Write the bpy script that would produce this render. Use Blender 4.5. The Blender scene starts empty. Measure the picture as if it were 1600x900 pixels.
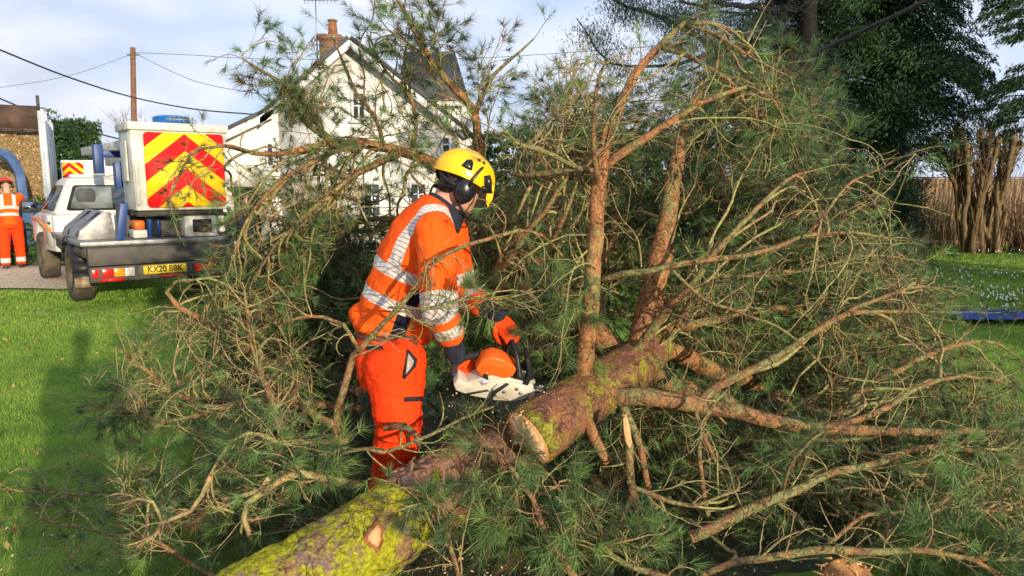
import bpy, math, random
import numpy as np
from mathutils import Vector, Matrix, Quaternion
from mathutils import noise as mnoise
random.seed(7); rng = np.random.default_rng(7)
R = math.radians
SC = bpy.context.scene
COL = SC.collection

# ---------------------------------------------------------------- camera, light, sky
F_PX = 1155.0; PITCH = R(8.1); CAM_H = 1.6
cam_d = bpy.data.cameras.new('camera'); cam = bpy.data.objects.new('camera', cam_d); COL.objects.link(cam)
cam_d.sensor_width = 36; cam_d.lens = F_PX/1600*36; cam_d.clip_end = 2000; cam_d.clip_start = .05
cam.location = (0, 0, CAM_H); cam.rotation_euler = (R(90)-PITCH, 0, 0)
SC.camera = cam
SUN_EL = R(10.5); SUN_AZ = R(29.5)         # sun stands behind the camera, to its right
sun_vec = Vector((math.sin(SUN_AZ)*math.cos(SUN_EL), -math.cos(SUN_AZ)*math.cos(SUN_EL), math.sin(SUN_EL)))
sun_d = bpy.data.lights.new('sun', 'SUN'); sun = bpy.data.objects.new('sun', sun_d); COL.objects.link(sun)
sun_d.energy = 5.0; sun_d.angle = R(.6); sun_d.color = (1, .85, .62)
sun.location = (5, -10, 12)
sun.rotation_euler = (-sun_vec).to_track_quat('-Z', 'Y').to_euler()
world = bpy.data.worlds.new('World'); SC.world = world; world.use_nodes = True
nt = world.node_tree; nt.nodes.clear()
def N(t, ty, **kw):
    n = t.nodes.new(ty)
    for k, v in kw.items():
        if k in n.inputs.keys() if isinstance(k, str) else False: n.inputs[k].default_value = v
        else: setattr(n, k, v)
    return n
def L(t, a, b): t.links.new(a, b)
sky = N(nt, 'ShaderNodeTexSky', sky_type='NISHITA', sun_disc=False, sun_elevation=SUN_EL, sun_rotation=math.pi-SUN_AZ,
        air_density=1.0, dust_density=1.0, ozone_density=1.5)
tc = N(nt, 'ShaderNodeTexCoord'); mp = N(nt, 'ShaderNodeMapping'); mp.inputs['Scale'].default_value = (1.3, 1.3, 3.2)
mp.inputs['Location'].default_value = (.35, .2, .1)
L(nt, tc.outputs['Generated'], mp.inputs['Vector'])
cn = N(nt, 'ShaderNodeTexNoise'); cn.inputs['Scale'].default_value = 1.7; cn.inputs['Detail'].default_value = 8; cn.inputs['Roughness'].default_value = .52
L(nt, mp.outputs[0], cn.inputs['Vector'])
cr = N(nt, 'ShaderNodeValToRGB'); cr.color_ramp.elements[0].position = .30; cr.color_ramp.elements[1].position = .60
L(nt, cn.outputs['Fac'], cr.inputs[0])
cn2 = N(nt, 'ShaderNodeTexNoise'); cn2.inputs['Scale'].default_value = 3.3; cn2.inputs['Detail'].default_value = 6
L(nt, mp.outputs[0], cn2.inputs['Vector'])
cr2 = N(nt, 'ShaderNodeValToRGB')
cr2.color_ramp.elements[0].position = .35; cr2.color_ramp.elements[0].color = (4.7, 5.1, 6.0, 1)
cr2.color_ramp.elements[1].position = .65; cr2.color_ramp.elements[1].color = (7.6, 7.6, 8.2, 1)
L(nt, cn2.outputs['Fac'], cr2.inputs[0])
skb = N(nt, 'ShaderNodeMix', data_type='RGBA'); skb.inputs[0].default_value = .72     # thin high cloud over the blue
skb.inputs[7].default_value = (3.9, 5.3, 8.2, 1)
L(nt, sky.outputs[0], skb.inputs[6])
mx = N(nt, 'ShaderNodeMix', data_type='RGBA')
L(nt, cr.outputs[0], mx.inputs[0]); L(nt, skb.outputs[2], mx.inputs[6]); L(nt, cr2.outputs[0], mx.inputs[7])
bg = N(nt, 'ShaderNodeBackground'); bg.inputs['Strength'].default_value = .125
L(nt, mx.outputs[2], bg.inputs['Color'])
wo = N(nt, 'ShaderNodeOutputWorld'); L(nt, bg.outputs[0], wo.inputs['Surface'])
SC.view_settings.view_transform = 'Standard'; SC.view_settings.look = 'None'; SC.view_settings.gamma = 1
SC.view_settings.use_curve_mapping = False; SC.view_settings.exposure = .25
SC.cycles.max_bounces = 5; SC.cycles.transparent_max_bounces = 8; SC.cycles.diffuse_bounces = 3

# ---------------------------------------------------------------- helpers
def P(px, py, d):
    """world point seen at photo pixel (px, py), d metres ahead of the camera"""
    u = (px-800)/F_PX; v = (450-py)/F_PX
    y = math.cos(PITCH)+v*math.sin(PITCH); z = -math.sin(PITCH)+v*math.cos(PITCH)
    return np.array([u/y*d, d, CAM_H+z/y*d])
def terrain(x, y):
    s = np.clip((y-13)/7, 0, 1); s = s*s*(3-2*s); t = np.clip((3.5-x)/4, 0, 1); t = t*t*(3-2*t)
    return -.37*s*t
def nz(v):
    v = np.asarray(v, float); return v/(np.linalg.norm(v)+1e-12)
def tag(o, label=None, cat=None, group=None, kind=None):
    if label: o['label'] = label
    if cat: o['category'] = cat
    if group: o['group'] = group
    if kind: o['kind'] = kind
    return o
def thing(name, label, cat, loc=(0, 0, 0), rz=0, group=None):
    o = bpy.data.objects.new(name, None); COL.objects.link(o); o.location = tuple(loc); o.rotation_euler = (0, 0, rz)
    o.empty_display_size = .2
    return tag(o, label, cat, group)
class Geo:
    def __init__(s): s.V = []; s.F = []; s.n = 0; s.A = {}
    def add(s, V, F, **attrs):
        V = np.asarray(V, float).reshape(-1, 3)
        for f in F: s.F.append(np.asarray(f, int)+s.n)
        s.V.append(V); s.n += len(V)
        for k, v in attrs.items(): s.A.setdefault(k, []).append(np.broadcast_to(np.asarray(v, float), (len(V),)))
        return s
    def box(s, c, size, rot=None):
        c = np.array(c, float); h = np.array(size, float)/2
        V = np.array([[x, y, z] for x in (-1, 1) for y in (-1, 1) for z in (-1, 1)])*h
        if rot is not None: V = V@np.array(Matrix(rot) if not isinstance(rot, np.ndarray) else rot).T
        return s.add(V+c, [[[0, 1, 3, 2], [4, 6, 7, 5], [0, 4, 5, 1], [2, 3, 7, 6], [0, 2, 6, 4], [1, 5, 7, 3]]])
    def bx(s, x0, x1, y0, y1, z0, z1): return s.box(((x0+x1)/2, (y0+y1)/2, (z0+z1)/2), (x1-x0, y1-y0, z1-z0))
    def prism(s, poly, off):
        """closed prism: 3D polygon and an offset vector"""
        A = np.asarray(poly, float); n = len(A); B = A+np.asarray(off, float)
        i = np.arange(n); j = (i+1) % n
        s.add(np.vstack([A, B]), [[list(range(n))[::-1]], [list(range(n, 2*n))], np.stack([i, j, j+n, i+n], 1)]); return s
    def cyl(s, p0, p1, r0, r1=None, k=16):
        r1 = r0 if r1 is None else r1
        return s.tube([p0, p1], [r0, r1], k)
    def tube(s, pts, rad, k=6, cap=True, **attrs):
        V, F = tube(pts, rad, k, cap); return s.add(V, F, **attrs)
    def ell(s, c, r, rot=None, nu=20, nv=12):
        th = np.linspace(0, math.pi, nv+1)[1:-1]; ph = np.linspace(0, 2*math.pi, nu, endpoint=False)
        V = [[0, 0, 1]]+[[math.sin(t)*math.cos(p), math.sin(t)*math.sin(p), math.cos(t)] for t in th for p in ph]+[[0, 0, -1]]
        V = np.array(V)*np.array(r)
        if rot is not None: V = V@np.asarray(rot).T
        tri = [[0, 1+i, 1+(i+1) % nu] for i in range(nu)]; last = len(V)-1; b = 1+(nv-2)*nu
        tri += [[last, b+(i+1) % nu, b+i] for i in range(nu)]
        q = [[1+j*nu+i, 1+(j+1)*nu+i, 1+(j+1)*nu+(i+1) % nu, 1+j*nu+(i+1) % nu] for j in range(nv-2) for i in range(nu)]
        return s.add(V+np.array(c, float), [tri, q])
    def torus(s, c, ax, R0, r, k=24, m=8, a0=0, a1=2*math.pi):
        ax = nz(ax); e = nz(np.cross(ax, [.3, .2, 1] if abs(ax[2]) < .9 else [1, 0, 0])); f = np.cross(ax, e)
        t = np.linspace(a0, a1, k+1)
        return s.tube(np.array(c)+R0*(np.cos(t)[:, None]*e+np.sin(t)[:, None]*f), [r]*(k+1), m)
    def build(s, name, mat, parent=None, W=None, smooth=False, bevel=0, **kw):
        """W: origin to subtract when the geometry was made in world space"""
        V = np.vstack(s.V)
        if W is not None: V = V-np.asarray(W, float)
        me = bpy.data.meshes.new(name)
        lens = []; idx = []
        for f in s.F:
            if f.ndim == 1: f = f[None]
            lens.append(np.full(len(f), f.shape[1])); idx.append(f.ravel())
        lens = np.concatenate(lens); idx = np.concatenate(idx)
        me.vertices.add(len(V)); me.vertices.foreach_set('co', V.astype(np.float32).ravel())
        me.loops.add(len(idx)); me.loops.foreach_set('vertex_index', idx.astype(np.int32))
        me.polygons.add(len(lens)); st = np.concatenate([[0], np.cumsum(lens)[:-1]])
        me.polygons.foreach_set('loop_start', st.astype(np.int32))
        me.polygons.foreach_set('loop_total', lens.astype(np.int32))
        me.update(calc_edges=True)
        if smooth: me.polygons.foreach_set('use_smooth', np.ones(len(lens), bool))
        for k, v in s.A.items():
            a = me.attributes.new(k, 'FLOAT', 'POINT'); a.data.foreach_set('value', np.concatenate(v).astype(np.float32))
        return obj(name, me, mat, parent, bevel=bevel, **kw)
def obj(name, me, mat, parent=None, loc=(0, 0, 0), bevel=0, **kw):
    o = bpy.data.objects.new(name, me); COL.objects.link(o)
    for m in (mat if isinstance(mat, (list, tuple)) else [mat]): me.materials.append(m)
    if parent: o.parent = parent
    o.location = tuple(loc)
    if bevel:
        b = o.modifiers.new('bevel', 'BEVEL'); b.width = bevel; b.segments = 2; b.limit_method = 'ANGLE'; b.angle_limit = R(40)
    if kw: tag(o, **kw)
    return o
def tube(pts, rad, k=6, cap=True):
    p = np.asarray(pts, float); r = np.asarray(rad, float); n = len(p)
    t = np.gradient(p, axis=0); t /= (np.linalg.norm(t, axis=1)[:, None]+1e-12)
    m = p[-1]-p[0]; a = np.abs(m+t.mean(0)*.01); ref = np.zeros(3); ref[int(np.argmin(a))] = 1
    nn = np.cross(t, ref); nn /= (np.linalg.norm(nn, axis=1)[:, None]+1e-9); bb = np.cross(t, nn)
    an = np.linspace(0, 2*math.pi, k, endpoint=False)
    V = p[:, None]+r[:, None, None]*(np.cos(an)[None, :, None]*nn[:, None]+np.sin(an)[None, :, None]*bb[:, None])
    V = V.reshape(-1, 3)
    i = np.arange(k); j = (i+1) % k; base = (np.arange(n-1)*k)[:, None]
    q = np.stack([base+i, base+j, base+k+j, base+k+i], -1).reshape(-1, 4)
    F = [q]
    if cap: F += [[list(range(k))[::-1]], [list(range((n-1)*k, n*k))]]
    return V, F
def spline(pts, step=.05, noise=0):
    """Catmull-Rom resample of (x,y,z,r) rows"""
    A = np.asarray(pts, float)
    A = np.vstack([2*A[0]-A[1], A, 2*A[-1]-A[-2]]); out = []
    for i in range(1, len(A)-2):
        p0, p1, p2, p3 = A[i-1:i+3]; n = max(1, int(np.linalg.norm(p2[:3]-p1[:3])/step))
        for t in np.arange(n)/n:
            out.append(.5*((2*p1)+(-p0+p2)*t+(2*p0-5*p1+4*p2-p3)*t*t+(-p0+3*p1-3*p2+p3)*t**3))
    out.append(A[-2]); o = np.array(out)
    if noise:
        w = np.array([[mnoise.noise(Vector(q[:3]*7+k*13)) for k in range(3)] for q in o])
        o[:, :3] += w*noise
    o[:, 3] = np.maximum(o[:, 3], .001)
    return o[:, :3], o[:, 3]
def px_path(rows, **kw):
    """rows of (px, py, d, r)"""
    return spline([list(P(a, b, c))+[r] for a, b, c, r in rows], **kw)

# ---------------------------------------------------------------- materials
def mat(name, col, rough=.7, var=.12, scale=8, bump=0, bscale=40, metal=0, col2=None, spec=.4, coord='Object', detail=6, emit=None, stretch=None):
    m = bpy.data.materials.new(name); m.use_nodes = True; t = m.node_tree; b = t.nodes['Principled BSDF']
    b.inputs['Roughness'].default_value = rough; b.inputs['Metallic'].default_value = metal
    b.inputs['Specular IOR Level'].default_value = spec
    tc = N(t, 'ShaderNodeTexCoord'); src = tc.outputs[coord]
    if stretch:
        mp = N(t, 'ShaderNodeMapping'); mp.inputs['Scale'].default_value = stretch; L(t, src, mp.inputs[0]); src = mp.outputs[0]
    n = N(t, 'ShaderNodeTexNoise'); n.inputs['Scale'].default_value = scale; n.inputs['Detail'].default_value = detail; L(t, src, n.inputs['Vector'])
    r = N(t, 'ShaderNodeValToRGB'); c = np.array(col, float); d = c*(1-2.2*var) if col2 is None else np.array(col2, float)
    r.color_ramp.elements[0].position = .32; r.color_ramp.elements[1].position = .68
    r.color_ramp.elements[0].color = (*np.clip(d, 0, 1), 1); r.color_ramp.elements[1].color = (*np.clip(c*(1+var if col2 is None else 1), 0, 1), 1)
    L(t, n.outputs['Fac'], r.inputs[0]); L(t, r.outputs[0], b.inputs['Base Color'])
    if bump:
        n2 = N(t, 'ShaderNodeTexNoise'); n2.inputs['Scale'].default_value = bscale; n2.inputs['Detail'].default_value = 5; L(t, src, n2.inputs['Vector'])
        bp = N(t, 'ShaderNodeBump'); bp.inputs['Strength'].default_value = bump; bp.inputs['Distance'].default_value = .01
        L(t, n2.outputs['Fac'], bp.inputs['Height']); L(t, bp.outputs[0], b.inputs['Normal'])
    m['ramp'] = r.name
    return m
def leafmat(name, dark, light, rough=.55, transl=.25, attr='v', spec=.3, brown=False):
    m = bpy.data.materials.new(name); m.use_nodes = True; t = m.node_tree; b = t.nodes['Principled BSDF']
    b.inputs['Roughness'].default_value = rough; b.inputs['Specular IOR Level'].default_value = spec
    a = N(t, 'ShaderNodeAttribute', attribute_name=attr); r = N(t, 'ShaderNodeValToRGB')
    r.color_ramp.elements[0].color = (*dark, 1); r.color_ramp.elements[1].color = (*light, 1)
    if brown: r.color_ramp.elements[0].color = (.17, .085, .03, 1); e_ = r.color_ramp.elements.new(.035); e_.color = (.17, .085, .03, 1); e_ = r.color_ramp.elements.new(.05); e_.color = (*dark, 1)
    L(t, a.outputs['Fac'], r.inputs[0]); L(t, r.outputs[0], b.inputs['Base Color'])
    tr = N(t, 'ShaderNodeBsdfTranslucent'); L(t, r.outputs[0], tr.inputs[0])
    ms = N(t, 'ShaderNodeMixShader'); ms.inputs[0].default_value = transl
    out = t.nodes['Material Output']; L(t, b.outputs[0], ms.inputs[1]); L(t, tr.outputs[0], ms.inputs[2]); L(t, ms.outputs[0], out.inputs[0])
    return m
def barkmat(name, c1, c2, lichen, lich_amt=.5, plate=18, bump=.7, rough=.85, crack=(.06, .035, .025), cr=.5):
    """flaky bark: two bark tones, dark ragged fissures, patches of lichen"""
    m = bpy.data.materials.new(name); m.use_nodes = True; t = m.node_tree; b = t.nodes['Principled BSDF']
    b.inputs['Roughness'].default_value = rough; b.inputs['Specular IOR Level'].default_value = .2
    g = N(t, 'ShaderNodeTexCoord')
    def noise(s, d=6, ro=.6, dist=0):
        n = N(t, 'ShaderNodeTexNoise'); n.inputs['Scale'].default_value = s; n.inputs['Detail'].default_value = d; n.inputs['Roughness'].default_value = ro
        n.inputs['Distortion'].default_value = dist; L(t, g.outputs['Object'], n.inputs['Vector']); return n
    n1 = noise(13, 7, .65, .6); r1 = N(t, 'ShaderNodeValToRGB'); r1.color_ramp.elements[0].position = .36; r1.color_ramp.elements[1].position = .62
    r1.color_ramp.elements[0].color = (*c1, 1); r1.color_ramp.elements[1].color = (*c2, 1); L(t, n1.outputs['Fac'], r1.inputs[0])
    e = r1.color_ramp.elements.new(.72); e.color = (*(np.array(c1)*.55+np.array(c2)*.2), 1)
    # fissures: thin zero-crossings of a distorted noise, broken up by a second one
    nf = noise(plate*.55, 5, .55, 1.4); ab = N(t, 'ShaderNodeMath', operation='SUBTRACT'); ab.inputs[1].default_value = .5; L(t, nf.outputs['Fac'], ab.inputs[0])
    a2 = N(t, 'ShaderNodeMath', operation='ABSOLUTE'); L(t, ab.outputs[0], a2.inputs[0])
    rc = N(t, 'ShaderNodeValToRGB'); rc.color_ramp.elements[0].position = .0; rc.color_ramp.elements[1].position = .032
    rc.color_ramp.elements[0].color = (1, 1, 1, 1); rc.color_ramp.elements[1].color = (0, 0, 0, 1); L(t, a2.outputs[0], rc.inputs[0])
    nb = noise(6, 4); rb = N(t, 'ShaderNodeValToRGB'); rb.color_ramp.elements[0].position = .42; rb.color_ramp.elements[1].position = .58; L(t, nb.outputs['Fac'], rb.inputs[0])
    cb = N(t, 'ShaderNodeMath', operation='MULTIPLY'); L(t, rc.outputs[0], cb.inputs[0]); L(t, rb.outputs[0], cb.inputs[1])
    cm = N(t, 'ShaderNodeMath', operation='MULTIPLY'); cm.inputs[1].default_value = cr; L(t, cb.outputs[0], cm.inputs[0])
    m1 = N(t, 'ShaderNodeMix', data_type='RGBA'); L(t, cm.outputs[0], m1.inputs[0]); L(t, r1.outputs[0], m1.inputs[6]); m1.inputs[7].default_value = (*crack, 1)
    n2 = noise(4.5, 9, .72); n3 = noise(34, 5, .65)
    ad = N(t, 'ShaderNodeMath', operation='MULTIPLY_ADD'); ad.inputs[1].default_value = .45; L(t, n3.outputs['Fac'], ad.inputs[0]); L(t, n2.outputs['Fac'], ad.inputs[2])
    rl = N(t, 'ShaderNodeValToRGB'); rl.color_ramp.elements[0].position = .82-.22*lich_amt; rl.color_ramp.elements[1].position = .91-.22*lich_amt
    L(t, ad.outputs[0], rl.inputs[0])
    m2 = N(t, 'ShaderNodeMix', data_type='RGBA'); L(t, rl.outputs[0], m2.inputs[0]); L(t, m1.outputs[2], m2.inputs[6])
    n4 = noise(60, 5, .7); rl2 = N(t, 'ShaderNodeValToRGB'); lc = np.array(lichen)
    rl2.color_ramp.elements[0].position = .35; rl2.color_ramp.elements[0].color = (*(lc*.4+np.array(c2)*.15), 1); rl2.color_ramp.elements[1].position = .62; rl2.color_ramp.elements[1].color = (*lc, 1)
    L(t, n4.outputs['Fac'], rl2.inputs[0]); L(t, rl2.outputs[0], m2.inputs[7])
    n5 = noise(75, 4, .7); r5 = N(t, 'ShaderNodeValToRGB'); r5.color_ramp.elements[0].position = .35; r5.color_ramp.elements[0].color = (.42, .40, .38, 1); r5.color_ramp.elements[1].position = .6; r5.color_ramp.elements[1].color = (1.12, 1.1, 1.08, 1); L(t, n5.outputs['Fac'], r5.inputs[0])
    m5 = N(t, 'ShaderNodeMix', data_type='RGBA', blend_type='MULTIPLY'); m5.inputs[0].default_value = .8; L(t, m2.outputs[2], m5.inputs[6]); L(t, r5.outputs[0], m5.inputs[7]); L(t, m5.outputs[2], b.inputs['Base Color'])
    hb = N(t, 'ShaderNodeMath', operation='MULTIPLY_ADD'); hb.inputs[1].default_value = -.6; L(t, cb.outputs[0], hb.inputs[0]); L(t, n3.outputs['Fac'], hb.inputs[2])
    h2 = N(t, 'ShaderNodeMath', operation='MULTIPLY_ADD'); h2.inputs[1].default_value = 1.2; L(t, n1.outputs['Fac'], h2.inputs[0]); L(t, hb.outputs[0], h2.inputs[2])
    bp = N(t, 'ShaderNodeBump'); bp.inputs['Strength'].default_value = bump; bp.inputs['Distance'].default_value = .014
    L(t, h2.outputs[0], bp.inputs['Height']); L(t, bp.outputs[0], b.inputs['Normal'])
    return m
M = {}
M['bark'] = barkmat('pine_bark', (.40, .20, .085), (.17, .095, .055), (.30, .29, .12), .62, 26, 1.0, cr=.7)
M['bark_old'] = barkmat('old_bark', (.21, .155, .135), (.27, .14, .07), (.42, .43, .018), .92, 16, 1.0, cr=.9)
M['bark_grey'] = barkmat('grey_bark', (.17, .11, .085), (.25, .13, .07), (.22, .22, .07), .25, 20, .6)
M['twig'] = barkmat('twig_bark', (.44, .30, .15), (.23, .155, .09), (.40, .38, .15), .70, 40, .3, crack=(.14, .08, .05))
M['needle'] = leafmat('pine_needles', (.010, .038, .025), (.22, .36, .095), .42, .22, spec=.45, brown=True)
M['needle_brown'] = leafmat('brown_needles', (.16, .08, .03), (.35, .2, .07), .6, .2)
M['bark_orange'] = barkmat('orange_bark', (.48, .22, .085), (.26, .13, .065), (.30, .29, .12), .34, 26, 1.0, cr=.7)
M['cutwood'] = mat('fresh_cut_wood', (.90, .68, .40), .8, col2=(.74, .48, .24), scale=14, bump=.3, bscale=60)
_t = M['cutwood'].node_tree; _a = N(_t, 'ShaderNodeAttribute', attribute_name='rad'); _n = N(_t, 'ShaderNodeTexNoise'); _n.inputs['Scale'].default_value = 9
_m = N(_t, 'ShaderNodeMath', operation='MULTIPLY_ADD'); _m.inputs[1].default_value = .35; L(_t, _n.outputs['Fac'], _m.inputs[0]); L(_t, _a.outputs['Fac'], _m.inputs[2])
_s = N(_t, 'ShaderNodeMath', operation='MULTIPLY'); _s.inputs[1].default_value = 62; L(_t, _m.outputs[0], _s.inputs[0]); _w = N(_t, 'ShaderNodeMath', operation='SINE'); L(_t, _s.outputs[0], _w.inputs[0])
_r = N(_t, 'ShaderNodeValToRGB'); _r.color_ramp.elements[0].position = .3; _r.color_ramp.elements[0].color = (.72, .62, .5, 1); L(_t, _w.outputs[0], _r.inputs[0])
_r2 = N(_t, 'ShaderNodeValToRGB'); _r2.color_ramp.elements[0].color = (.82, .68, .6, 1); _r2.color_ramp.elements[1].position = .97; _r2.color_ramp.elements[1].color = (.7, .5, .38, 1); _e = _r2.color_ramp.elements.new(.45); _e.color = (1, 1, 1, 1); _e = _r2.color_ramp.elements.new(.88); _e.color = (1, 1, 1, 1); L(_t, _a.outputs['Fac'], _r2.inputs[0])
_b = _t.nodes['Principled BSDF']; _src = _b.inputs['Base Color'].links[0].from_socket
_x = N(_t, 'ShaderNodeMix', data_type='RGBA', blend_type='MULTIPLY'); _x.inputs[0].default_value = .45; L(_t, _src, _x.inputs[6]); L(_t, _r.outputs[0], _x.inputs[7])
_y = N(_t, 'ShaderNodeMix', data_type='RGBA', blend_type='MULTIPLY'); _y.inputs[0].default_value = 1; L(_t, _x.outputs[2], _y.inputs[6]); L(_t, _r2.outputs[0], _y.inputs[7]); L(_t, _y.outputs[2], _b.inputs['Base Color'])
M['bark'].name = 'pine_bark'
M['cypress'] = leafmat('cypress_foliage', (.010, .028, .012), (.045, .10, .028), .6, .12)
M['yew'] = leafmat('yew_foliage', (.008, .018, .014), (.028, .055, .032), .6, .1)
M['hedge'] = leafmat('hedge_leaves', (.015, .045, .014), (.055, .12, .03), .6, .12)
M['trunk_dark'] = mat('dark_trunk', (.010, .008, .007), .9, .3, 12, .5)
# ---------------------------------------------------------------- ground
def ground():
    xs = np.concatenate([[-400, -150, -60, -30], np.linspace(-16, 16, 97), [30, 60, 150, 400]])
    ys = np.concatenate([[-100, -30, -8], np.linspace(-3, 27, 91), [40, 80, 200, 600]])
    X, Y = np.meshgrid(xs, ys, indexing='ij'); Z = terrain(X, Y)
    Z = Z+np.array([[mnoise.noise(Vector((x*.7, y*.7, 0)))*.012 if abs(x) < 20 and abs(y) < 30 else 0 for y in ys] for x in xs])
    V = np.stack([X, Y, Z], -1).reshape(-1, 3); ny = len(ys)
    i, j = np.meshgrid(np.arange(len(xs)-1), np.arange(ny-1), indexing='ij'); a = (i*ny+j).ravel()
    g = Geo(); g.add(V, [np.stack([a, a+ny, a+ny+1, a+1], 1)])
    m = mat('lawn_soil_and_turf', (.17, .27, .045), .95, col2=(.08, .145, .028), scale=3.5, bump=.8, bscale=90, spec=.1)
    return g.build('ground', m, smooth=True, kind='structure')
ground()
def gravel():
    # drive under and beyond the pickup
    rim = [P(-160, 452, 10), P(20, 449, 10), P(150, 446, 10), P(350, 418, 10), P(560, 405, 10), P(560, 398, 10), P(350, 398, 10), P(130, 398, 10), P(-160, 400, 10)]
    pts = []
    for q in rim:                      # project to the ground
        dv = q-np.array([0, 0, CAM_H]); s = CAM_H/-dv[2]; w = dv*s; pts.append(w)
    pts = np.array(pts); V = []
    n = len(pts); res = 60
    ys = np.linspace(pts[:, 1].min(), 17.5, 22)
    g = Geo(); k = 24
    rows = []
    for y in ys:
        x0 = -15.; x1 = -6.5-(y-11)*.45+.25*mnoise.noise(Vector((y*1.3, 0, 0)))
        rows.append([(x, y+(.18*mnoise.noise(Vector((x*1.1, 3, 0))) if y == ys[0] else 0)) for x in np.linspace(x0, x1, k)])
    A = np.array(rows); Z = terrain(A[..., 0], A[..., 1])+.018
    V = np.concatenate([A, Z[..., None]], -1).reshape(-1, 3)
    i, j = np.meshgrid(np.arange(len(ys)-1), np.arange(k-1), indexing='ij'); a = (i*k+j).ravel()
    g.add(V, [np.stack([a, a+1, a+k+1, a+k], 1)])
    m = mat('gravel', (.80, .66, .48), .95, col2=(.26, .19, .12), scale=38, bump=1, bscale=60, detail=3)
    g.build('gravel_drive', m, kind='structure')
gravel()

def shade_sheet():
    # dark-coloured ground sheet standing in for the shade under the felled crown
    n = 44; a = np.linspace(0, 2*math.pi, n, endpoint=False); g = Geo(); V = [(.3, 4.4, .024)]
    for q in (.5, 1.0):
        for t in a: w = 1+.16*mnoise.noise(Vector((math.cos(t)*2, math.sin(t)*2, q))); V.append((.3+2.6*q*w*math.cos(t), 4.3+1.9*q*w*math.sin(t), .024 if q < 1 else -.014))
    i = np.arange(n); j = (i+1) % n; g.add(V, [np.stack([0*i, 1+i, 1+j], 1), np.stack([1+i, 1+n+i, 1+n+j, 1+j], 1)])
    g.build('crown_shade_ground', mat('crown_shade_ground', (.05, .058, .025), .95, col2=(.022, .028, .014), scale=22, bump=.8, bscale=60), kind='structure', smooth=True)
shade_sheet()
def blades(n, xs, ys, h, w, dens=None, colr=(.2, 1)):
    x = rng.uniform(*xs, n); y = rng.uniform(*ys, n)
    return x, y
def grass():
    # camera-visible lawn only; blades grow larger and sparser with distance
    V = []; v = []
    def put(n, x, y, h, w):
        z = terrain(x, y); a = rng.uniform(0, 2*math.pi, n); hh = h*rng.uniform(.5, 1.2, n); lean = rng.normal(0, .45, (n, 2))*hh[:, None]
        b = np.stack([x, y, z-.004], 1); d = np.stack([np.cos(a), np.sin(a), 0*a], 1)*(w*rng.uniform(.6, 1.2, n))[:, None]/2
        tip = b+np.concatenate([lean, hh[:, None]], 1)
        V.append(np.stack([b-d, b+d, tip], 1).reshape(-1, 3))
        patch = np.array([mnoise.noise(Vector((float(p)*.9, float(q)*.9, 1.)))+.5*mnoise.noise(Vector((float(p)*4, float(q)*4, 2.))) for p, q in zip(x, y)])
        v.append(np.repeat(np.clip(.5+.5*patch+rng.normal(0, .16, n), 0, 1), 3))
    for d0, d1, dens, h, w in ((2.6, 4.5, 6500, .040, .0036), (4.5, 7, 4200, .040, .005), (7, 10, 2200, .042, .0075), (10, 14, 1000, .042, .012), (14, 20, 350, .05, .018)):
        for lo, hi in ((-.92, -.10), (.10 if d0 < 7 else -.1, .88)):
            area = (d1*d1-d0*d0)/2*(hi-lo); dn = dens*(.45 if lo > -.3 and d0 < 7 else 1); n = int(area*dn)
            y = np.sqrt(rng.uniform(d0*d0, d1*d1, n)); x = y*rng.uniform(lo, hi, n)
            if d0 >= 7:                       # no turf on the gravel
                keep = ~((y > 10.9) & (x < -6.5-(y-11)*.45)); x = x[keep]; y = y[keep]; n = len(x)
            keep = ~((x > -.42*y-.1) & (x < .50*y) & (y < 6.2)); x = x[keep]; y = y[keep]; put(len(x), x, y, h, w)
    g = Geo(); VV = np.vstack(V); g.add(VV, [np.arange(len(VV)).reshape(-1, 3)], v=np.concatenate(v))
    m = leafmat('grass_blades', (.075, .20, .020), (.37, .53, .085), .6, .35, spec=.15)
    g.build('lawn_grass', m, kind='stuff')
grass()

def snowdrops():
    g = Geo(); gl = Geo()
    for cx, cy, n, s in ((1560, 462, 34, .7), (1585, 440, 30, .6), (1480, 448, 26, .6), (1570, 475, 40, .35), (1545, 400, 8, .25), (1590, 398, 10, .2), (1500, 430, 40, 1.2), (1600, 500, 30, .4)):
        c = P(cx, cy, 10); dv = c-np.array([0, 0, 1.6]); c = dv*(1.6/-dv[2])
        for _ in range(n):
            x = c[0]+random.gauss(0, s*.5); y = c[1]+random.gauss(0, s*.8); h = random.uniform(.07, .13); a = random.uniform(0, 6.3)
            z = float(terrain(x, y))
            g.ell((x, y, z+h), (.010, .010, .016), nu=6, nv=4)
            for k in range(3):
                a += 2.1; t = np.array([[x, y, z], [x+.01*math.sin(a), y, z], [x+.05*math.cos(a), y+.05*math.sin(a), z+h*.95]])
                gl.add(t, [[[0, 1, 2]]], v=.5)
    g.build('snowdrop_flowers', mat('snowdrop_petal', (.85, .84, .76), .6, .05), kind='stuff')
    gl.build('snowdrop_leaves', M['hedge'], kind='stuff')
snowdrops()

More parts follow.
